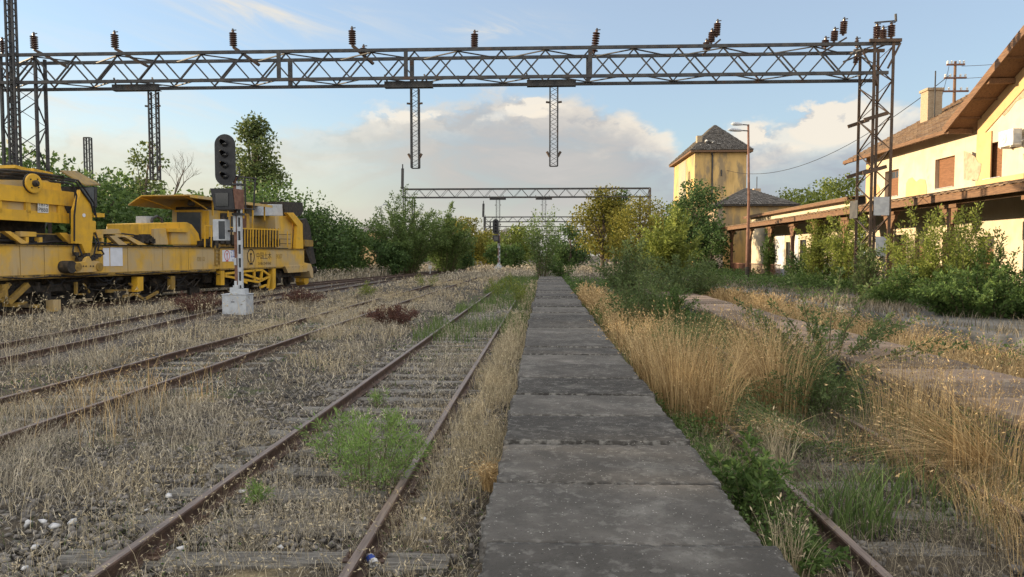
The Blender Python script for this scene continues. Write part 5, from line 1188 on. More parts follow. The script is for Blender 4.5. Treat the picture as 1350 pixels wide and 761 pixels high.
# ---- braces and pipes between box and frame
m = MB()
def slab(pts, v0, v1): 
    q = [mp(x, y, v0) for x, y in pts]; m.prism([(a.x, a.z) for a in q], lambda a, b, d: (a, v0 + d, b), v1 - v0)
slab([(6, 305), (14, 305), (38, 321), (28, 321.5)], .2, .4); slab([(-20, 308), (0, 309), (0, 313), (-20, 313)], .2, .4); slab([(27, 305), (48, 306), (48, 312), (27, 312)], .3, .5); slab([(34, 312.5), (38, 312.5), (38, 321), (34, 321)], .3, .5); slab([(52, 313), (56, 313), (56, 321), (52, 321)], .3, .5)
slab([(78, 307), (88, 307), (98, 318), (98, 321.5), (92, 321.5)], .2, .4); slab([(0, 306), (97, 309), (97, 312), (0, 309.5)], .9, 1.1); slab([(126, 303), (157, 302), (160, 308), (128, 309)], .5, .8)
slab([(126, 309), (136, 309), (136, 314), (126, 314)], .3, .5); slab([(144, 311), (152, 311), (168, 323), (157, 323)], .2, .4); slab([(152, 309), (164, 309.5), (164, 313), (152, 313)], .5, .7); slab([(164, 312), (170, 311), (193, 323), (182, 323)], .2, .4); slab([(134, 314), (137, 314), (137, 323), (134, 323)], .3, .5); slab([(158, 313), (176, 314), (176, 318), (158, 317)], .7, .9)
m.build('brace', MAT['yellow'], mach)
m = MB(); m.box((-7, .55, ZT + .12), (U(100), 2.2, ZT + .42)); m.box((-7, 1.6, ZT + .5), (U(110), 1.9, ZT + 1.0))
for y in (308, 311, 314): m.tube([mp(120, y - 2, .6), mp(150, y - 1, .65), mp(176, y + 2, .6), mp(198, y + 8, .5)], .035, 6)
for k in range(8): q = mp(182 + k * 2.2, 318 - (k * 5) % 7, .5); m.cbox(q, (.22, .4, .2))
m.build('conveyor_belt', MAT['soot'], mach)
# ---- engine hood
hood = mprism('engine_hood', [(188, 295), (247, 293), (253, 296), (262, 308), (265, 323), (188, 323)], .55, 2.3, 'yellow_clean', bevel=.03)
mprism('hood_panel', [(203, 302), (218.5, 301), (222, 322.5), (203, 322.5)], .42, .545, 'yellow', hood); mprism('hood_panel', [(226, 306), (250, 304), (252, 322.5), (226, 322.5)], .42, .545, 'yellow', hood); mprism('hood_step', [(224, 301.5), (248, 301), (249, 306.5), (224, 306)], .30, .54, 'yellow_clean', hood)
m = MB()
for k in range(6):
    y = 304 + k * 3
    slab([(218.5, y), (225, y), (225, y + 1.6), (218.5, y + 1.6)], .48, .54); slab([(251, y + 4), (260, y + 4), (262, y + 5.6), (251, y + 5.6)], .48, .54); slab([(196, y + 6), (203, y + 6), (203, y + 7.6), (196, y + 7.6)], .40, .54)
m.build_each('louvre', MAT['soot'], hood)
m = MB(); m.tube([mp(200, 293, .8), mp(201, 288, .8), mp(207, 285, .8), mp(213, 289, .8), mp(214, 294, .8)], .06, 8); m.build('exhaust_pipe', MAT['steel'], hood); mprism('filter_box', [(192.5, 285), (202, 285.5), (202, 294), (192.5, 294)], 1.0, 1.5, 'galv', hood)
# ---- middle cab, its roof and the rear body
def vw(px, py, u):
    """photo pixel -> (v, w) on the upright cross plane at u (the end faces that look towards the camera)"""
    d = ray(px, py); t = (u + P0.x * UX + 22.0 * UY) / (d[0] * UX + d[1] * UY); x, y, z = d * t
    return ((x - P0.x) * -UY + (y - 22.0) * UX, z + CZ)
def eprism(name, pts, u0, u1, mat, parent=None, bevel=0.0):
    q = [vw(x, y, u0) for x, y in pts]
    return MB().prism(q, lambda a, b, d: (u0 + d, a, b), u1 - u0).build(name, MAT[mat], parent or mach, bevel=bevel)
uc = U(276, .55); ue = U(330, .55); wc = mp(276, 276.5, .55).z
cab = MB().box((uc, .55, ZT + .11), (ue, 2.55, wc)).build('driver_cab', MAT['yellow'], mach, bevel=.02)
eprism('cab_front_window', [(233, 280), (264, 280), (264.5, 316), (233, 316)], uc - .03, uc - .004, 'cab_glass', cab); eprism('window_surround', [(230, 277.5), (267, 277.5), (267, 279.5), (230, 279.5)], uc - .05, uc - .004, 'yellow_clean', cab); eprism('cab_corner_post', [(266.5, 278), (275, 278), (275, 323), (266.5, 323)], uc - .06, uc - .004, 'yellow_clean', cab)
mprism('cab_door', [(291, 281), (301, 281), (301, 322), (291, 322)], .51, .546, 'soot', cab); mprism('cab_side_window', [(316, 284), (325, 284), (325, 312), (316, 312)], .51, .546, 'rust_red', cab); mprism('cab_side_window', [(305, 285), (311, 285), (311, 300), (305, 300)], .51, .546, 'cab_glass', cab)
ur0, ur1 = U(252, .0), U(360, .0); wr = mp(252, 258, .0).z
rf = MB(); rf.box((ur0, 0, wr), (ur1, 2.5, wr + .05)); rf.box((ur0, -.012, wr - .09), (ur1, -.002, wr + .05)); rf.hexa([(ur0, 2.5, wr - .01), (ur1, 2.5, wr - .01), (ur1, 3.2, wr - .42), (ur0, 3.2, wr - .42), (ur0, 2.5, wr + .05), (ur1, 2.5, wr + .05), (ur1, 3.2, wr - .36), (ur0, 3.2, wr - .36)])
rf = rf.build('cab_roof', MAT['yellow'], mach)
m = MB()
for u_ in (uc - .1, uc + 1.2, uc + 2.6, ur1 - .4, ur1 - 1.6): m.bar((u_, .25, wc - .3), (u_, .25, wr - .003), .06)
m.bar((uc - .05, .6, wc + .02), (ur0 + .1, .3, wr - .01), .05); m.bar((uc - .05, 2.4, wc + .02), (ur0 + .1, 2.6, wr - .06), .05); m.build_each('roof_strut', MAT['yellow_clean'], rf)
m = MB(); m.box((uc + .1, .7, wc + .003), (ue - .1, 2.4, wc + .16)); m.build('roof_vent', MAT['soot'], rf); m = MB(); m.lathe([(.10, 0), (.18, .05), (.16, .22), (.06, .3)], (uc - .25, 1.3, wr - .34), (0, 0, 1), 12); m.build('horn', MAT['steel'], rf)
uh = U(364, .55); wh = mp(364, 285, .55).z; wl = mp(396, 327, .55).z
eh = MB(); ux_ = U(396, .55); eh.hexa([(uh, .55, ZT + .05), (ux_, .55, ZT + .05), (ux_, 2.55, ZT + .05), (uh, 2.55, ZT + .05), (uh, .55, wh), (U(384, .55), .55, wh + .1), (U(384, .55), 2.55, wh + .1), (uh, 2.55, wh)])
eh = eh.build('engine_house', MAT['yellow'], mach, bevel=.02)
mprism('end_plate', [(378, 280.5), (387, 280.5), (399, 295), (400, 328), (390, 328), (392, 298)], .25, .45, 'yellow_clean', bevel=.01)
mprism('radiator_box', [(334, 271), (372, 269.5), (373, 284.5), (334, 284)], .9, 2.0, 'galv'); mprism('hopper_end', [(374, 266), (399, 267), (400, 279), (396, 285), (376, 283)], 1.0, 2.6, 'soot')
m = MB(); m.tube([mp(375, 287, .65), mp(378, 292, .65), mp(381, 298, .65)], .045, 8); m.build('end_handle', MAT['soot'], mach)
m = MB()
for k in range(5): y = 309 + k * 3.4; slab([(366, y), (384, y + .4), (384, y + 2), (366, y + 1.6)], .62, .69)
m.build_each('louvre', MAT['soot'], eh)
# ---- end conveyor
mprism('end_conveyor', [(399, 290), (404, 288), (409, 300), (412, 322), (417, 347), (410, 349), (403, 330), (400, 310)], .5, 1.6, 'soot'); mprism('end_conveyor_bracket', [(402, 316), (413, 317), (413, 325), (402, 325)], .2, .49, 'yellow_dark')
# ---- railings
rl = MB()
def rpost(px, y0=301, y1=326, v=.12): rl.bar(mp(px, y1, v), mp(px, y0, v), .045)
for px in np.arange(319, 370, 3.7): rpost(px)
for px, y0 in ((270, 297), (278.5, 298), (311, 298), (333, 274), (379, 305), (384, 307)): rpost(px, y0)
rl.bar(mp(317, 301, .12), mp(370, 303.5, .12), .05); rl.bar(mp(270, 297.5, .12), mp(290, 298.5, .12), .045); rl.bar(mp(296, 299, .12), mp(318, 301, .12), .04)
rl.build('railing', MAT['yellow_clean'], mach)
rl = MB()
for px in np.arange(321, 368, 3.7): rpost(px, 303, 326, .34)
for px in (283, 299, 305): rpost(px, 299, 324, .3)
for y in (308, 314, 320): rl.bar(mp(318, y, .36), mp(384, y + 1.5, .36), .03)
rl.build('back_railing', MAT['soot'], mach)
m = MB()
for k in range(14): q = mp(266 + k * 7.5, 321 - (k * 13) % 6, .4); m.cbox(q, (.3, .4, .25 + .12 * (k % 3)))
m.build('deck_machinery', MAT['soot'], mach)
m = MB()
for px in (283.8, 289.2): m.bar(mp(px, 349, -.03), mp(px, 324, -.03), .05)
for y in (329, 334, 339, 344, 349): m.bar(mp(283.8, y, -.03), mp(289.2, y, -.03), .04)
m.build('ladder', MAT['yellow_dark'], mach)
# ---- running gear
def bogie(u, n):
    for i in range(n):
        uu = u + (i - (n - 1) / 2) * 1.6
        w_ = None
        for v in (.68, 2.15):
            m = MB(); m.lathe([(.05, 0), (.40, 0), (.40, .03), (.455, .035), (.455, .055), (.40, .06), (.40, .13), (.30, .13), (.28, .08), (.13, .08), (.12, .15), (.02, .15)], (uu, v + .1, .155 + .40), (0, -1, 0), 24); m.build('wheel', MAT['soot'], mach)
        m = MB(); m.cbox((uu, .42, .58), (.34, .2, .34)); m.tube([(uu - .28, .42, .75), (uu - .28, .42, 1.1)], .09, 8); m.tube([(uu + .28, .42, .75), (uu + .28, .42, 1.1)], .09, 8); m.lathe([(.13, 0), (.13, .05), (.06, .07)], (uu, .32, .56), (0, -1, 0), 12); m.build('axle_box', MAT['soot'], mach)
    m = MB(); L_ = n * .8 + .3; m.box((u - L_, .36, .75), (u + L_, .52, .98)); m.box((u - L_ * .5, .5, .7), (u + L_ * .5, 2.3, 1.2)); m.build('bogie_frame', MAT['soot'], mach)
bogie(U(388) - .4, 2); bogie(U(8) + .3, 3); bogie(-5.2, 2)
m = MB(); rr = random.Random(9)
for k in range(170):
    u = rr.uniform(-4, U(360)); v = rr.uniform(.35, 2.4); w = rr.uniform(.3, 1.15); m.cbox((u, v, w), (rr.uniform(.1, .8), rr.uniform(.1, .5), rr.uniform(.06, .4)))
for k in range(26):
    u = rr.uniform(-4, U(350)); m.tube([(u, .3, rr.uniform(.8, 1.2)), (u + rr.uniform(.2, .6), .25, rr.uniform(.35, .8)), (u + rr.uniform(.6, 1.2), .3, rr.uniform(.6, 1.2))], .025, 5)
m.box((-7, .9, .9), (U(362), 2.0, ZB + .09)); m.box((U(60), 1.2, .34), (U(285), 2.2, .898)); m.box((U(298), 1.3, .36), (U(352), 2.2, .898)); m.build('underframe_gear', MAT['soot'], mach)
m = MB()
def ybar(x0, y0, x1, y1, v=.05, w=.12): m.bar(mp(x0, y0, v), mp(x1, y1, v), w, w)
ybar(-4, 394, 12, 374); ybar(36, 375, 10, 400, .1, .16); ybar(5, 402, 50, 404, .2, .12); ybar(6, 388, 0, 398, .1); ybar(20, 402, 34, 400, .2, .14); ybar(3, 375, 4, 392, .1, .2)
ybar(100, 372, 100, 388, .1, .09); ybar(100, 388, 112, 388, .1, .06); ybar(110, 374, 118, 386, .3, .06); ybar(140, 384, 178, 383, .3, .12); ybar(170, 374, 180, 380, .2, .07); ybar(180, 389, 190, 395, .0, .1); ybar(190, 395, 208, 385, .0, .1); ybar(163, 391, 176, 388, .1, .1)
m.build_each('truss_brace', MAT['yellow_dark'], mach)
mprism('step_box', [(70, 396), (80, 395), (80.5, 410), (71, 411)], .0, .3, 'yellow'); mprism('frame_leg', [(181, 365), (189, 365), (189, 383), (181, 385)], -.02, .25, 'yellow_clean'); mprism('frame_leg', [(226, 364), (231, 364), (231, 382), (226, 382)], .0, .2, 'yellow_dark'); mprism('frame_leg', [(291.5, 357), (296, 357), (296, 376), (291.5, 376)], -.02, .25, 'yellow_clean'); mprism('frame_leg', [(359.5, 354), (363.5, 354), (363.5, 379), (359.5, 383)], -.02, .25, 'yellow_clean')
m = MB()
for b_ in ((296, 361, 330, 357), (296, 364, 322, 369), (322, 369, 340, 372), (330, 357, 345, 356), (345, 356, 356, 364), (356, 364, 340, 372), (322, 362, 344, 369), (343, 379, 351, 376), (355, 366, 353, 380), (335, 356, 335, 370), (345, 357, 344, 370), (318, 370, 325, 373)): ybar(*b_, v=.02, w=.11)
m.build('plough_linkage', MAT['yellow_clean'], mach)
mprism('fender', [(376, 351), (401, 349), (405, 350), (405, 358.5), (380, 360)], -.04, .2, 'yellow', bevel=.01); mprism('end_beam', [(400, 346), (410, 348), (413, 356), (413, 367), (410, 366), (408, 358), (402, 357)], .0, 2.7, 'yellow', bevel=.02); mprism('coupler', [(401, 364), (407, 363), (407, 373), (403, 377), (401, 372)], .9, 1.5, 'yellow_clean')
m = MB(); m.tube([mp(404, 358, .6), mp(412, 356, .6)], .16, 10); m.tube([mp(412, 356, .6), mp(413.5, 356, .6)], .25, 14); m.build('buffer', MAT['soot'], mach)
m = MB()
for k in range(5): q = mp(300 + k * 13, 359 - k, .4); m.tube([q, q + Vector((.0, 0, -.35))], .12, 8)
m.build('air_tank', MAT['steel'], mach)
# ================================================================== GRASS AND WEEDS
def excl(X, Y):            # nothing grows on slabs
    return ~(((X > -.40) & (X < 1.28) & (Y < 54)) | ((X > 4.55) & (X < 6.18) & (Y < 33)))
def grass_patch(name, X, Y, H, W, bend, mat, seed, nseg=2, heads=0.0, head_l=.03, z=0.0):
    rng = np.random.default_rng(seed); n = len(X); P = np.stack([X, Y, np.full(n, z)], 1)
    V, q, t, tip, td = ribbons(P, rdir(rng, n), H, W, bend, nseg, rng)
    L = [(V, q, t)]
    if heads > 0:
        i = rng.random(n) < heads; k = 4
        for j in range(k):
            PP = tip[i] - td[i] * (rng.random((i.sum(), 1)) * H[i][:, None] * .22); T = unit(td[i] + rsph(rng, i.sum()) * .6 + np.array([0, 0, -.3]))
            l = head_l * rng.uniform(.6, 1.3, i.sum()) * np.maximum(1, Y[i] / 9); V2, q2 = cards(PP, T, rsph(rng, i.sum()), l, l * .3); L.append((V2, q2, None))
    V, q, t = merge(L); return tag(arrays(name, V, q, t, mat), kind='stuff')
rng = np.random.default_rng(77)
def zone(n, x0, x1, y0, y1, thr, sc, seed, p=1.0):
    r = np.random.default_rng(seed); Y = ysample(n, y0, y1, r, p); X = r.uniform(x0, x1, n) if not callable(x0) else x0(r, n, Y)
    k = excl(X, Y) & (vnoise(X + seed, Y, sc) * .6 + vnoise(X, Y + seed, sc * .33) * .4 > thr + r.normal(size=n) * .06)
    return X[k], Y[k], r
def wid(Y, a=.0034, b=.00085): return np.maximum(a, b * Y)
def bare(X, Y, r):          # little grows on the ballast of the curving tracks and beside the near rail
    x3 = np.interp(Y, [-6, 14, 19, 26, 60, 80, 110], [-10.6, -10.75, -11.5, -12.42, -12.45, -11.6, -9.3]); x4 = np.interp(Y, [22, 43, 68, 95], [-18.95, -16.05, -13.3, -11.2])
    pat = (vnoise(X + 3, Y * .8, 2.9) * .6 + vnoise(X, Y + 9, 1.1) * .4 < .47) & (r.random(len(X)) > .15)
    d3 = np.abs(X - x3); d4 = np.abs(X - x4); q = r.random(len(X))
    near = (Y < 5.5 + .6 * vnoise(X, Y, .5)) & (X < -2.55) & (q > .22)
    return ~(pat | near | ((d3 < 1.45) & (q > .22)) | ((d4 < 1.7) & (q > .10)) | ((np.abs(X + 3.05) < .45) & (q > .12)) | ((np.abs(X + 1.94) < .8) & (q > .8) & (Y < 5)))
# bleached short grass over the whole left yard (frustum shaped: further away reaches further left)
X, Y, r = zone(92000, lambda r, n, Y: -.36 - r.random(n) * np.minimum(2.2 + .86 * Y, 24), 0, 2.6, 75, .47, 1.5, 3, .8)
k = bare(X, Y, r); X, Y = X[k], Y[k]
r = np.random.default_rng(31)
grass_patch('bleached_short_grass', X, Y, r.uniform(.04, .15, len(X)) * (.8 + .5 * vnoise(X, Y, 2.2)), wid(Y), r.uniform(.2, 1.5, len(X)), MAT['straw_grey'], 4, 2, .35, .022)
X, Y, r = zone(42000, lambda r, n, Y: -.5 - r.random(n) * np.minimum(2.2 + .84 * Y, 18), 0, 3.0, 60, .56, 1.9, 9, .8)
k = bare(X, Y, r); X, Y = X[k], Y[k]
k = np.abs(X + 1.94) > 1.0; X, Y = X[k], Y[k]
grass_patch('dry_grass', X, Y, r.uniform(.10, .30, len(X)), wid(Y), r.uniform(.3, 1.6, len(X)), MAT['straw'], 5, 3, .5, .028)
# fallen blades lying flat
X, Y, r = zone(34000, lambda r, n, Y: -.36 - r.random(n) * np.minimum(2.2 + .84 * Y, 16), 0, 2.6, 30, .36, 1.3, 12, .8)
grass_patch('matted_straw', X, Y, r.uniform(.06, .22, len(X)), wid(Y), r.uniform(1.9, 2.6, len(X)), MAT['straw_grey'], 6, 2)
# grass along the left edge of the platform and oat grass among the near sleepers
X, Y, r = zone(9000, -.95, -.34, 2.6, 50, .42, .9, 21, .8)
grass_patch('dry_grass', X, Y, r.uniform(.10, .34, len(X)), wid(Y), r.uniform(.3, 1.5, len(X)), MAT['straw'], 7, 3, .4, .025)
X, Y, r = zone(2600, -3.4, -.5, 2.7, 7.5, .38, .5, 22, .9)
grass_patch('oat_grass', X, Y, r.uniform(.12, .34, len(X)), np.full(len(X), .003), r.uniform(.5, 1.8, len(X)), MAT['straw'], 8, 4, .9, .024)
# distant taller straw below the bushes on the left and at the end of the platform
X, Y, r = zone(16000, -22, -3.2, 45, 92, .30, 5, 24, 1.0)
k = (X < -13.2) & (np.interp(Y, [22, 43, 68, 95], [-18.9, -16.0, -13.3, -11.2]) - X > 1.6); X, Y = X[k], Y[k]
grass_patch('tall_straw', X, Y, r.uniform(.4, 1.0, len(X)), wid(Y, b=.0007), r.uniform(.2, .9, len(X)), MAT['straw_grey'], 9, 2, .3, .03)
X, Y, r = zone(13000, -9, 14, 58, 130, .36, 5, 25, 1.0)
k = (X < -.9) | (X > 2.2); X, Y = X[k], Y[k]
grass_patch('tall_straw', X, Y, r.uniform(.2, .65, len(X)), wid(Y, b=.0006), r.uniform(.2, .9, len(X)), MAT['straw_grey'], 10, 2, .3, .03)
# green tinted strip between platform and second track far off
X, Y, r = zone(8000, -3.2, -.4, 16, 60, .45, 2.5, 26, .9)
grass_patch('green_grass', X, Y, r.uniform(.15, .55, len(X)), wid(Y), r.uniform(.2, 1.0, len(X)), MAT['grass_green'], 11, 2)
X, Y, r = zone(6000, -12, -.4, 2.6, 20, .56, 1.2, 27, .8)
grass_patch('green_grass', X, Y, r.uniform(.03, .12, len(X)), wid(Y), r.uniform(.3, 1.3, len(X)), MAT['grass_green'], 12, 2)
# tall stems leaning near the machine
X, Y, r = zone(700, -15.5, -7.6, 11, 24, .45, 2, 28, 1.0)
grass_patch('tall_straw', X, Y, r.uniform(.5, 1.15, len(X)), wid(Y, b=.0006), r.uniform(.3, 1.0, len(X)), MAT['straw'], 13, 4, 1.0, .035)
X, Y, r = zone(260, -6.8, -4.6, 7.0, 11, .40, .7, 29, 1.0)
grass_patch('tall_straw', X, Y, r.uniform(.35, .75, len(X)), wid(Y), r.uniform(.3, 1.0, len(X)), MAT['straw_gold'], 14, 4, 1.0, .03)

# ---- right of the platform
def clumps(name, cs, per, mat, seed, h=(.7, 1.25), rad=.2, bend=(.15, .9), w=.0035, nseg=5, heads=.8, hl=.035, lean=.8):
    r = np.random.default_rng(seed); Xs, Ys, Hs, Ds, Bs = [], [], [], [], []
    for cx, cy, s in cs:
        n = int(per * s); a = r.uniform(0, 6.28, n); q = np.sqrt(r.random(n)) * rad * (.5 + .7 * s); l = rdir(r, 1)[0] * lean * r.random()
        Xs.append(cx + np.cos(a) * q); Ys.append(cy + np.sin(a) * q * 1.2); Hs.append(r.uniform(h[0], h[1], n) * (.55 + .5 * s)); Ds.append(unit(l[None] + np.stack([np.cos(a), np.sin(a)], 1) * .55 + r.normal(size=(n, 2)) * .25)); Bs.append(r.uniform(*bend, n) * r.uniform(.6, 1.3))
    X, Y, H, D, Bn = map(np.concatenate, (Xs, Ys, Hs, Ds, Bs)); k = excl(X, Y); X, Y, H, D, Bn = X[k], Y[k], H[k], D[k], Bn[k]; n = len(X)
    V, q, t, tip, td = ribbons(np.stack([X, Y, np.zeros(n)], 1), D, H, np.maximum(w, Y * .00055), Bn, nseg, r); L = [(V, q, t)]; i = r.random(n) < heads
    for _ in range(4):
        PP = tip[i] - td[i] * (r.random((i.sum(), 1)) * H[i][:, None] * .22); T = unit(td[i] + rsph(r, i.sum()) * .6 + np.array([0, 0, -.2])); l = hl * r.uniform(.6, 1.3, i.sum()) * np.maximum(.8, Y[i] / 11); V2, q2 = cards(PP, T, rsph(r, i.sum()), l, l * .3); L.append((V2, q2, None))
    V, q, t = merge(L); return tag(arrays(name, V, q, t, mat), kind='stuff')
r = np.random.default_rng(5)
band = [(1.45 + r.random() * .5, y + r.normal() * .3, r.uniform(.3, .65)) for y in np.arange(8.5, 16, .45)]
band += [(1.5 + r.random() * .8, y, r.uniform(.35, .75)) for y in np.arange(14.5, 30, .6)]
band += [(1.95, 8.3, .85), (2.1, 9.1, .9), (2.85, 9.6, .95), (3.1, 10.2, .9), (2.5, 10.6, .8), (1.8, 10.2, .8), (3.6, 12.5, .5), (2.6, 12.5, .6)]
clumps('tall_golden_grass', band, 120, MAT['straw_gold'], 41, h=(.4, 1.15), w=.0065, bend=(.2, 1.5), lean=1.1)
clumps('tall_golden_grass', [(1.75, 8.6, 1.3), (1.95, 8.2, 1.1), (1.65, 9.2, 1.2), (2.85, 9.3, 1.25), (3.0, 9.9, 1.25), (3.1, 9.0, 1.0), (1.6, 10.8, 1.0)], 200, MAT['straw_gold'], 48, h=(.7, 1.35), bend=(.1, 1.3), w=.0075, lean=.7)
clumps('bleached_straw_clumps', [(3.5 + lx, y, .7) for lx, y in zip(np.random.default_rng(3).normal(size=40) * .16, np.linspace(4.3, 7.4, 40))], 70, MAT['straw_gold'], 57, h=(.2, .55), rad=.18, bend=(.5, 2.0), w=.004, heads=.4, hl=.02)
clumps('bleached_straw_clumps', [(2.2 + r.random() * 2.2, y, r.uniform(.4, .9)) for y in np.arange(3.6, 9.0, .16)], 90, MAT['straw_dead'], 49, h=(.15, .42), rad=.25, bend=(.8, 2.2), w=.003, heads=.5, hl=.02)
clumps('bleached_straw_clumps', [(3.45 + r.random() * .5, y, r.uniform(.5, .9)) for y in np.arange(4.0, 9.0, .4)], 110, MAT['straw_dead'], 50, h=(.2, .5), rad=.22, bend=(.3, 1.5), w=.003, heads=.5, hl=.02)
clumps('bleached_straw_clumps', [(2.05 + r.random() * .4, y, r.uniform(.4, .8)) for y in np.arange(6.2, 9.0, .2)], 120, MAT['straw_dead'], 52, h=(.2, .5), rad=.2, bend=(.5, 1.8), w=.003, heads=.5, hl=.02)
lr = np.random.default_rng(8)
def clumpy(n, f, y0, y1):
    Y = ysample(n, y0, y1, lr, .9); X = f(n, Y); k = (np.abs(X + 3.0) > .42) & ~((Y < 5.4) & (X < -2.5)) & (vnoise(X + 3, Y * .8, 2.9) > .38); X, Y = X[k], Y[k]; return [(x, y, lr.uniform(.3, 1.0)) for x, y in zip(X, Y)]
clumps('matted_straw_clumps', clumpy(420, lambda n, Y: -3.4 - lr.random(n) * np.minimum(.2 + .78 * Y, 12), 3.6, 40), 95, MAT['straw_grey'], 53, h=(.12, .42), rad=.34, bend=(.5, 2.0), w=.0042, nseg=3, heads=.6, hl=.018)
clumps('matted_straw_clumps', clumpy(170, lambda n, Y: np.where(lr.random(n) < .5, -7.24, -5.72) + lr.normal(size=n) * .22, 6, 50), 80, MAT['straw'], 54, h=(.12, .36), rad=.3, bend=(.4, 1.8), w=.003, nseg=3, heads=.5, hl=.02)
clumps('matted_straw_clumps', clumpy(150, lambda n, Y: -.6 - lr.random(n) * .5, 2.8, 45), 70, MAT['straw'], 55, h=(.12, .34), rad=.22, bend=(.4, 1.9), w=.003, nseg=3, heads=.5, hl=.02)
clumps('matted_straw_clumps', clumpy(90, lambda n, Y: -1.94 + lr.normal(size=n) * .4, 2.9, 30), 60, MAT['straw_grey'], 56, h=(.10, .28), rad=.22, bend=(.4, 1.9), w=.003, nseg=3, heads=.7, hl=.02)
clumps('tall_golden_grass', [(6.9 + r.random() * 1.8, y, r.uniform(.3, .6)) for y in np.arange(8, 32, .7)], 190, MAT['straw_gold'], 43, h=(.4, 1.0), rad=.5, bend=(.2, 1.3), w=.006)
clumps('wispy_red_brown_grass', [(3.75 + r.random() * .75, y, r.uniform(.5, 1)) for y in np.arange(5.9, 8.4, .16)], 80, MAT['straw_gold'], 45, h=(.6, 1.35), rad=.3, bend=(.1, .8), w=.0028)
X, Y, r = zone(24000, 1.3, 4.55, 2.9, 34, .30, .8, 51, .85)
grass_patch('matted_straw', X, Y, r.uniform(.10, .30, len(X)), wid(Y), r.uniform(1.2, 2.5, len(X)), MAT['straw_dead'], 52, 3, .3, .02)
X, Y, r = zone(22000, 6.2, 9.6, 5, 60, .25, 1.2, 53, .9)
grass_patch('dry_grass', X, Y, r.uniform(.12, .45, len(X)), wid(Y), r.uniform(.4, 1.6, len(X)), MAT['straw_gold'], 54, 3, .3, .02)
X, Y, r = zone(16000, 1.3, 4.55, 5.0, 36, .46, 1.0, 55, .85)
grass_patch('green_grass', X, Y, r.uniform(.10, .45, len(X)), wid(Y, .004), r.uniform(.4, 1.4, len(X)), MAT['grass_green'], 56, 3)
X, Y, r = zone(24000, 9.1, 15.5, 13, 60, .42, 1.6, 57, .9)
grass_patch('dry_grass', X, Y, r.uniform(.10, .35, len(X)), wid(Y, .004), r.uniform(.4, 1.6, len(X)), MAT['straw_dead'], 58, 3, z=.45)
def leafy_cover(name, n, box, thr, sc, h, ls, mat, seed, z=0.0):
    r = np.random.default_rng(seed); x0, x1, y0, y1 = box; Y = ysample(n, y0, y1, r, .9); X = r.uniform(x0, x1, n)
    f = vnoise(X + seed, Y, sc); k = excl(X, Y) & (f > thr); X, Y, f = X[k], Y[k], f[k]; n = len(X)
    Z = r.random(n) ** .8 * h * np.minimum(1, (f - thr) * 5 + .15); P = np.stack([X, Y, Z + z], 1)
    l = np.maximum(ls, Y * .0030) * r.uniform(.6, 1.4, n); T = unit(rsph(r, n) + np.array([0, 0, .35])); V, q = cards(P, T, unit(rsph(r, n) + np.array([0, 0, .8])), l, l * .5)
    return tag(arrays(name, V, q, None, mat), kind='stuff')
clumps('bleached_straw_clumps', [(1.3 + r.random() * .6, y, r.uniform(.4, .9)) for y in np.arange(3.6, 9.5, .3)], 60, MAT['straw'], 59, h=(.2, .5), rad=.16, bend=(.4, 1.9), w=.004, heads=.4, hl=.02)
leafy_cover('low_green_weeds', 12000, (1.26, 2.0, 3.2, 9.5), .46, .55, .30, .035, MAT['leaf_mid'], 61)
leafy_cover('low_grey_green_weeds', 60000, (2.0, 4.6, 6.8, 20), .34, .9, .48, .03, MAT['leaf_grey'], 62)
leafy_cover('low_green_weeds', 26000, (1.3, 7.5, 17, 50), .40, 2.2, .7, .05, MAT['leaf_mid'], 63)
leafy_cover('low_green_weeds', 26000, (9.3, 15.5, 17, 62), .42, 1.7, .55, .05, MAT['leaf_mid'], 64, .45)
leafy_cover('creeping_green_weeds', 14000, (-9, -.4, 3, 24), .58, .8, .07, .022, MAT['leaf_mid'], 65)

leafy_cover('low_green_weeds', 9000, (4.1, 4.7, 6, 24), .40, .7, .35, .03, MAT['leaf_mid'], 66)
leafy_cover('low_green_weeds', 9000, (8.0, 9.4, 8, 40), .45, .9, .5, .05, MAT['leaf_mid'], 67)
# ---- single plants one can point at
def feather_weed(label, base, h, w, n, mat, seed, name='feathery_weed', ls=.05, per=120, cat='weed', group=None, asp=.14):
    return whips(name, label, base, h, w, mat, n_st=n, per=per, ls=ls, seed=seed, cat=cat, curve=.4, first=.12, side=.55, r0=.004, group=group, foot=.22, asp=asp)
p = atz(468, 655, .02)
feather_weed('bright green feathery weed growing between the rails of the nearest track', (-1.52, 5.95, 0), .82, 1.1, 30, MAT['leaf_fern'], 3, per=95, ls=.06)
for i_, (x_, y_, h_) in enumerate([(-1.25, 6.9, .3), (-2.35, 5.6, .22), (-1.75, 7.9, .34), (-2.2, 9.3, .3)]):
    feather_weed(['little green seedling near the right rail behind the bright weed', 'tiny green seedling beside the left near rail in front of the bright weed', 'small green seedling between the rails a little beyond the bright weed', 'small green seedling between the rails farthest beyond the bright weed'][i_], (x_, y_, 0), h_, h_ * 1.1, 12, MAT['leaf_fern'], 80 + i_, per=40, group='green seedlings between the near rails')
feather_weed('smaller feathery green weed behind the bright one against the left near rail', (-2.0, 6.7, 0), .66, .9, 16, MAT['leaf_fern'], 4, per=75, ls=.06)
for (px, py, Y, h, w, lab, s) in [(518, 426, 20.2, .62, 1.9, 'dark red dried weed patch between the nearest track and the second track', 5), (400, 398, 28.5, .7, 1.8, 'dark red dried weed beside the curving track right of the signal', 6), (262, 408, 24.0, .85, 1.9, 'dull red weed against the left side of the signal base box', 7)]:
    p = at(px, py, Y); feather_weed(lab, (p.x, Y, 0), h, w, 55, MAT['leaf_wine'], s, name='red_weed', ls=.08, per=60, group='dark red weeds in the yard', asp=.3)
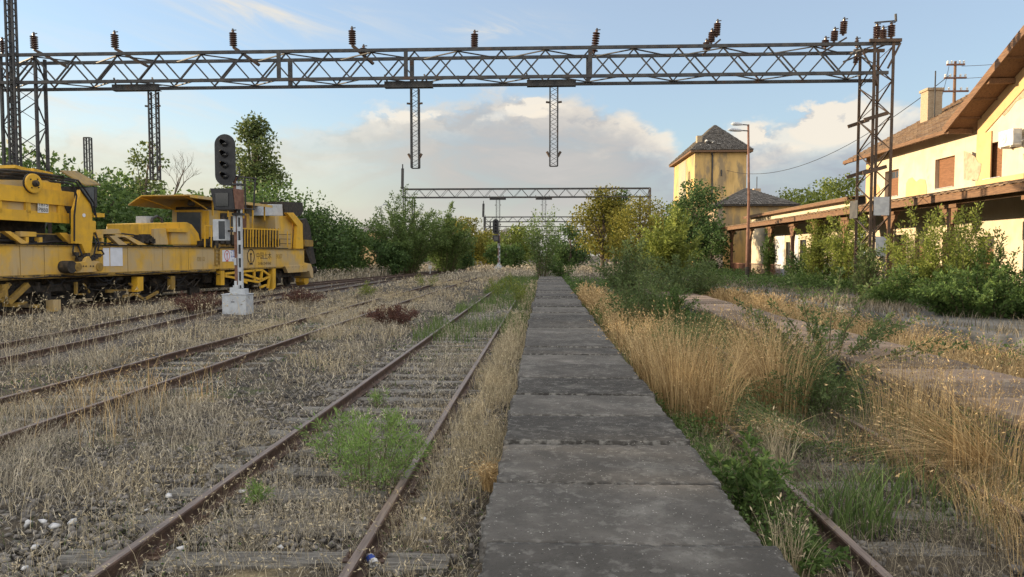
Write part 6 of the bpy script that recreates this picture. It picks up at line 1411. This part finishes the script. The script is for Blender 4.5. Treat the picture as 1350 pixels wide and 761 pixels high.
for (px, Y, h, w, lab, s) in [(483, 33, .9, .9, 'pale green weed by the second track behind the red weed patch', 21), (560, 44, 1.0, 2.2, 'light green low weed beside the second track further away', 22), (655, 33, 1.2, 1.2, 'light green weed between the near track and the platform, closest one', 23), (684, 28, 1.3, .8, 'yellow green tuft leaning on the platform edge', 24), (672, 40, 1.1, 1.3, 'light green weed between track and platform, farther one', 25)]:
    p = at(px, 360, Y); feather_weed(lab, (p.x, Y, 0), h, w, 20, MAT['leaf_light'], s, name='green_weed', ls=.10, per=34, group='light green weeds in the yard', asp=.25)
def tuft(name, label, base, n, h, bend, mat, seed, lean=None, a0=None, w=.005, rad=.12, heads=.6, nseg=6, cat='grass tuft', spread=.5):
    r = np.random.default_rng(seed); a = r.uniform(0, 6.28, n); q = np.sqrt(r.random(n)) * rad; P = np.stack([np.cos(a) * q, np.sin(a) * q, np.zeros(n)], 1)
    D = rdir(r, n)
    if lean is not None: D = unit(np.array(lean)[None] + r.normal(size=(n, 2)) * spread)
    H = r.uniform(*h, n); V, qd, t, tip, td = ribbons(P, D, H, np.full(n, w), r.uniform(*bend, n), nseg, r, None if a0 is None else r.uniform(*a0, n)); L = [(V, qd, t)]
    i = r.random(n) < heads
    for j in range(4 if heads else 0):
        PP = tip[i] - td[i] * (r.random((i.sum(), 1)) * .18); T = unit(td[i] + rsph(r, i.sum()) * .5); l = r.uniform(.02, .045, i.sum()); V2, q2 = cards(PP, T, rsph(r, i.sum()), l, l * .3); L.append((V2, q2, None))
    V, qd, t = merge(L); o = arrays(name, V, qd, t, mat, None, base); return tag(o, label, cat)
tuft('bent_grass_tuft', 'big bundle of golden grass bent flat to the left over the sunken track', (3.95, 6.45, .22), 230, (.7, 1.4), (.1, .75), MAT['straw_gold'], 3, (-1, -.12), a0=(.7, 1.5), rad=.24, w=.009, spread=.36, nseg=7)
tuft('bent_grass_tuft', 'golden grass bundle bent over below the small dark shrub', (4.15, 9.6, .45), 90, (.6, 1.1), (.5, 1.3), MAT['straw_gold'], 4, (.5, -.9), a0=(.7, 1.3), w=.008, rad=.12, spread=.3)
tuft('bent_grass_tuft', 'golden bundle flattened beside the weeds at the platform foot', (2.7, 7.4, .15), 170, (.5, 1.0), (.2, .9), MAT['straw_gold'], 5, (-1, .1), a0=(.9, 1.5), w=.0065, rad=.2, spread=.4)
tuft('straw_tuft', 'small straw tuft hanging on the left platform edge', (-.42, 5.75, .12), 330, (.16, .36), (.9, 2.1), MAT['straw_gold'], 6, rad=.09, w=.004, heads=.3)
tuft('green_grass_tuft', 'bright green broad bladed grass tuft on the sunken rail', (2.3, 5.3, 0), 130, (.3, .7), (.6, 2.0), MAT['grass_green'], 7, rad=.28, w=.012, heads=0)
tuft('green_grass_tuft', 'second green grass tuft behind the bright one beside the sunken rail', (2.9, 5.9, 0), 90, (.25, .6), (.4, 1.5), MAT['grass_green'], 8, rad=.3, w=.010, heads=0)
tuft('straw_tuft', 'pale dead straw tuft at the right foot of the platform near the camera', (1.50, 4.35, 0), 70, (.35, .62), (.2, 1.2), MAT['straw'], 9, rad=.12, w=.006, heads=.2)
tuft('straw_tuft', 'pale dead straw tuft standing among the weeds behind the green grass', (2.15, 6.5, 0), 90, (.4, .7), (.2, 1.1), MAT['straw'], 10, rad=.14, w=.006, heads=.2)
whips('leafy_weed', 'fresh green leafy weed crowding the right foot of the platform', (1.52, 5.25, 0), .80, .6, MAT['leaf_mid'], n_st=22, per=55, ls=.06, seed=14, cat='weed', side=.35, r0=.004)
whips('leafy_weed', 'green leafy weed at the right picture edge in front of the golden grass', (4.35, 5.3, 0), 1.0, .8, MAT['leaf_mid'], n_st=22, per=60, ls=.06, seed=15, cat='weed', side=.35, r0=.004)
whips('leafy_weed', 'small dark leafy weed on the platform foot nearest the camera', (1.62, 4.5, 0), .32, .7, MAT['leaf_mid'], n_st=26, per=50, ls=.045, seed=16, cat='weed', side=.5, r0=.003)

# ================================================================== TREES AND SHRUBS
def T(px, Y): p = at(px, 340, Y); return (p.x, Y, -.02)
# left, behind the machine
tree('leafy_tree', 'broad dark green tree behind the yellow machine at the left', T(150, 41), 6.9, 7.5, MAT['leaf_mid'], 9000, .26, .05, 'skirt', 1, 60)
tree('leafy_tree', 'dark tree beyond the lattice tower at the left picture edge', T(20, 36), 7.4, 7.0, MAT['leaf_mid'], 8000, .25, .05, 'skirt', 2, 55)
tree('leafy_tree', 'low green tree between the two masts behind the machine', T(92, 43), 6.3, 4.8, MAT['leaf_dark'], 4500, .26, .05, 'skirt', 3, 40)
tree('thin_tree', 'thin sparse tree beside the first hanging mast', T(197, 46), 9.6, 2.6, MAT['leaf_poplar'], 700, .24, .45, 'round', 4, 12, rel=.22)
whips('tall_shoots', 'thin leafy shoots sticking up behind the machine roof at the left', T(100, 38), 7.6, 3.0, MAT['leaf_dark'], 14, 60, .22, 5, 'shrub', .4, .5, .12)
tree('poplar_tree', 'tall slender poplar rising behind the signal head', T(337, 75), 17.6, 5.6, MAT['leaf_poplar'], 8500, .34, .12, 'poplar', 6, 64, rel=.2)
tree('leafy_tree', 'big rounded tree behind the dark end of the yellow machine', T(362, 58), 8.2, 8.5, MAT['leaf_mid'], 9000, .27, .05, 'skirt', 7, 60)
tree('leafy_tree', 'dark sloping tree right of the machine conveyor', T(418, 60), 6.2, 6.0, MAT['leaf_dark'], 7000, .25, .03, 'skirt', 8, 50)
tree('leafy_tree', 'lower green tree further right beside the dry grass strip', T(452, 66), 5.2, 5.5, MAT['leaf_mid'], 6500, .25, .03, 'skirt', 9, 46)
whips('tall_bush', 'tall dark green bush of whippy shoots left of the far portal', T(532, 74), 9.8, 10.5, MAT['leaf_feather'], 140, 190, .24, 10, 'bush', .65, .06, .20, .03, low=.3)
whips('tall_bush', 'green bush of whippy shoots right of the taller dark one', T(588, 78), 8.6, 7.5, MAT['leaf_feather'], 90, 180, .24, 11, 'bush', .65, .06, .20, .03, low=.3)
tree('leafy_tree', 'low dark bush in front of the whippy shoots near the dry grass', T(498, 70), 3.6, 6.5, MAT['leaf_dark'], 6000, .24, .02, 'skirt', 12, 40, cat='bush')
tree('leafy_tree', 'sunlit yellow green tree left of the far signal', T(612, 110), 7.6, 7.5, MAT['leaf_gold'], 5000, .36, .05, 'skirt', 13, 40)
tree('leafy_tree', 'sunlit yellow green tree just left of the far signal post', T(640, 118), 6.8, 6.0, MAT['leaf_gold'], 4000, .36, .05, 'skirt', 14, 36)
tree('leafy_tree', 'green rounded tree between the far signal and the platform end', T(676, 108), 6.6, 7.5, MAT['leaf_light'], 5000, .36, .03, 'skirt', 15, 40)
tree('leafy_tree', 'dark low bush below the sunlit tree left of the far signal', T(600, 96), 4.0, 6.0, MAT['leaf_dark'], 4500, .30, .02, 'skirt', 16, 36, cat='bush')
tree('leafy_tree', 'dark shaded bush behind the far signal base', T(668, 96), 3.6, 5.5, MAT['leaf_mid'], 4000, .30, .02, 'skirt', 17, 36, cat='bush')
whips('young_tree', 'slender feathery young tree at the end of the platform', T(716, 56), 6.6, 3.6, MAT['leaf_feather'], 36, 110, .18, 18, 'tree', .5, .06, .4, .022)
whips('leafy_bush', 'small dark bush at the foot of the young tree at the platform end', T(742, 55), 2.1, 2.6, MAT['leaf_mid'], 26, 70, .16, 19, 'bush', .5, .05, .4, .012)
tree('leafy_tree', 'small dark green tree between platform end and sunlit trees', T(752, 100), 6.2, 5.0, MAT['leaf_dark'], 3500, .33, .05, 'skirt', 20, 32)
# right
tree('leafy_tree', 'sunlit rounded tree, tallest of the pair right of the platform end', T(795, 84), 9.8, 6.4, MAT['leaf_gold'], 7500, .30, .08, 'skirt', 21, 52)
tree('dark_tree', 'dark crown rising behind the sunlit pair of trees', T(812, 95), 10.6, 5.5, MAT['leaf_dark'], 4500, .33, .4, 'round', 22, 36)
tree('leafy_tree', 'golden green dome shaped tree behind the far portal post', T(848, 74), 7.9, 6.4, MAT['leaf_gold'], 9000, .22, .05, 'skirt', 23, 60)
tree('leafy_tree', 'green tree right of the far portal post', T(880, 82), 8.6, 6.0, MAT['leaf_light'], 6500, .28, .06, 'skirt', 24, 50)
tree('leafy_tree', 'dark green tree standing close to the corner of the tall ochre building', T(918, 60), 8.2, 5.0, MAT['leaf_dark'], 8000, .22, .05, 'skirt', 25, 56)
tree('leafy_tree', 'low dark foliage beside the fence below the annex', T(936, 58), 4.8, 3.2, MAT['leaf_dark'], 5000, .20, .03, 'skirt', 26, 40, cat='bush')
whips('tall_bush', 'bright yellow green bush of upright shoots in front of the dark tree', T(884, 46), 5.4, 4.6, MAT['leaf_light'], 70, 110, .24, 27, 'bush', .7, .2, .28, .02)
whips('leafy_bush', 'wide dark green bush right of the platform below the sunlit shoots', T(895, 30), 2.6, 4.8, MAT['leaf_grey'], 75, 105, .12, 28, 'bush', .5, .05, .4, .012, low=.35)
whips('leafy_bush', 'green bush right of the platform reaching in front of the golden dome tree', T(826, 34), 3.4, 3.8, MAT['leaf_grey'], 52, 95, .13, 29, 'bush', .5, .06, .35, .014, low=.2)
whips('leafy_bush', 'slender green shrub standing in the golden grass by the platform', T(842, 17.5), 2.15, 1.7, MAT['leaf_grey'], 36, 100, .075, 30, 'shrub', .5, .08, .35, .009)
whips('leafy_bush', 'small green shrub between the golden grass and the brown platform', T(880, 20), 1.4, 1.7, MAT['leaf_mid'], 34, 90, .08, 31, 'shrub', .5, .08, .4, .009)
whips('leafy_bush', 'spreading dark shrub with fine leaves at the edge of the brown platform', (4.45, 11.3, 0), 2.35, 4.4, MAT['leaf_grey'], 30, 150, .068, 32, 'shrub', -.1, .22, .17, .016, low=.42, foot=.04)
whips('leafy_bush', 'low grey green shrub in the weeds in front of the brown platform', (3.5, 8.9, 0), .95, 1.5, MAT['leaf_grey'], 40, 90, .045, 33, 'shrub', .4, .08, .4, .006)
# at the station
whips('dense_bush', 'large dense dark bush in front of the station at the right', (11.5, 19.2, .3), 1.9, 3.6, MAT['leaf_mid'], 110, 150, .10, 34, 'bush', .5, .03, .35, .014, low=.3, foot=.25)
whips('dense_bush', 'dark bush right of the large one at the picture edge', (12.6, 17.6, .3), 1.7, 2.4, MAT['leaf_mid'], 60, 120, .10, 35, 'bush', .5, .03, .35, .014, low=.3, foot=.25)
whips('dense_bush', 'low dark bush right of the lattice tower foot', T(1188, 23.5), 2.2, 2.6, MAT['leaf_mid'], 70, 120, .10, 36, 'bush', .5, .03, .35, .012, low=.3, foot=.25)
whips('tall_shrub', 'sunlit arching shrub beside the lattice tower below the canopy', T(1212, 24.5), 4.1, 2.8, MAT['leaf_light'], 52, 130, .11, 37, 'shrub', .6, .12, .3, .014)
whips('tall_shrub', 'tall upright sunlit shoot in front of the station door', T(1278, 22.5), 4.2, 1.5, MAT['leaf_light'], 22, 150, .10, 38, 'shrub', .8, .1, .22, .014)
whips('tall_shrub', 'sunlit leafy shrub between the upright shoot and the arching one', T(1250, 23.5), 3.4, 2.4, MAT['leaf_light'], 40, 120, .10, 39, 'shrub', .6, .12, .3, .012)
whips('tall_shrub', 'sunlit shrub against the canopy post at the right edge', T(1318, 22.0), 3.0, 2.4, MAT['leaf_mid'], 40, 120, .10, 40, 'shrub', .6, .12, .3, .012)
whips('climbing_vine', 'sunlit vine hanging from the canopy left of the lattice tower', T(1118, 33), 4.9, 2.4, MAT['leaf_light'], 46, 130, .13, 41, 'vine', .9, .15, .25, .012)
whips('climbing_vine', 'vine covering a canopy post in the middle of the low wing', T(1076, 39.5), 4.8, 2.2, MAT['leaf_light'], 44, 130, .14, 42, 'vine', .9, .12, .25, .012)
whips('climbing_vine', 'dark vine mass below the canopy of the low wing', T(1062, 41.5), 2.6, 3.2, MAT['leaf_dark'], 50, 120, .14, 43, 'vine', .5, .05, .35, .012)
whips('climbing_vine', 'vine twined round the canopy post next to the lamp post', T(1014, 48), 4.2, 1.0, MAT['leaf_mid'], 24, 110, .14, 44, 'vine', .9, .1, .25, .012)
whips('leafy_bush', 'low green bush behind the brown platform left of the lattice tower', T(1090, 33), 1.6, 4.6, MAT['leaf_mid'], 70, 110, .10, 45, 'bush', .4, .04, .4, .01)
whips('leafy_bush', 'thin leafy shrub growing through the foot of the lattice tower', T(1143, 26.2), 3.0, 1.5, MAT['leaf_grey'], 26, 110, .10, 46, 'shrub', .7, .06, .3, .012)
tree('leafy_tree', 'rounded sunlit tree beyond the low wing roof, left of two', T(1058, 84), 10.4, 8.5, MAT['leaf_light'], 7000, .33, .2, 'round', 47, 46)
tree('leafy_tree', 'rounded sunlit tree beyond the low wing roof, right of two', T(1104, 86), 11.4, 7.0, MAT['leaf_light'], 6000, .33, .2, 'round', 48, 42)
# row of trees further along the left side, which shades the yard
for i, (x, y, h) in enumerate([(-29, 30, 6.4), (-30, 23, 6.6), (-29, 16, 6.3), (-30.5, 9, 6.7), (-29, 2, 6.3), (-30, -5, 6.6), (-29.5, -12, 6.5), (-30, -19, 6.7), (-29, 37, 6.6), (-30, 48, 7.2), (-27, 55, 6.8), (-26, 63, 6.8), (-24, 71, 6.6)]):
    tree('leafy_tree', 'green tree in the long row beyond the machine, outside the left picture edge' if y < 30 else 'green tree in the row behind the machine', (x, y, 0), h, 9.0, MAT['leaf_mid'], 5200, .40, .02, 'skirt', 60 + i, 44, group='row of trees beyond the yard')
# bare tree
def bare_tree(label, base, h, seed):
    root = empty('bare_tree', label, 'tree', base); r = random.Random(seed); m = MB()
    def br(p, d, l, rad, lev):
        q = p + d * l; mid = p + d * l * .5 + Vector((r.uniform(-1, 1), r.uniform(-1, 1), .3)) * l * .05; m.tube([p, mid, q], [rad, rad * .8, rad * .55], 5, False)
        if lev == 0: return
        for k in range(3 if lev > 1 else 4):
            t = r.uniform(.45, 1.0); a = Vector((r.uniform(-1, 1), r.uniform(-.7, .7), r.uniform(.0, .9))); br(p + d * l * t, (d * .7 + a * .75).normalized(), l * r.uniform(.5, .75), rad * .5, lev - 1)
    br(Vector((0, 0, 0)), Vector((.02, 0, 1)), h * .52, .11, 0); br(Vector((0, 0, h * .5)), Vector((.35, 0, 1)).normalized(), h * .30, .075, 4); br(Vector((0, 0, h * .45)), Vector((-.5, .2, .8)).normalized(), h * .26, .06, 3)
    m.build('branches', MAT['bark'], root); return root
bare_tree('bare dead tree with spreading leafless branches behind the machine', T(222, 47), 8.9, 4)
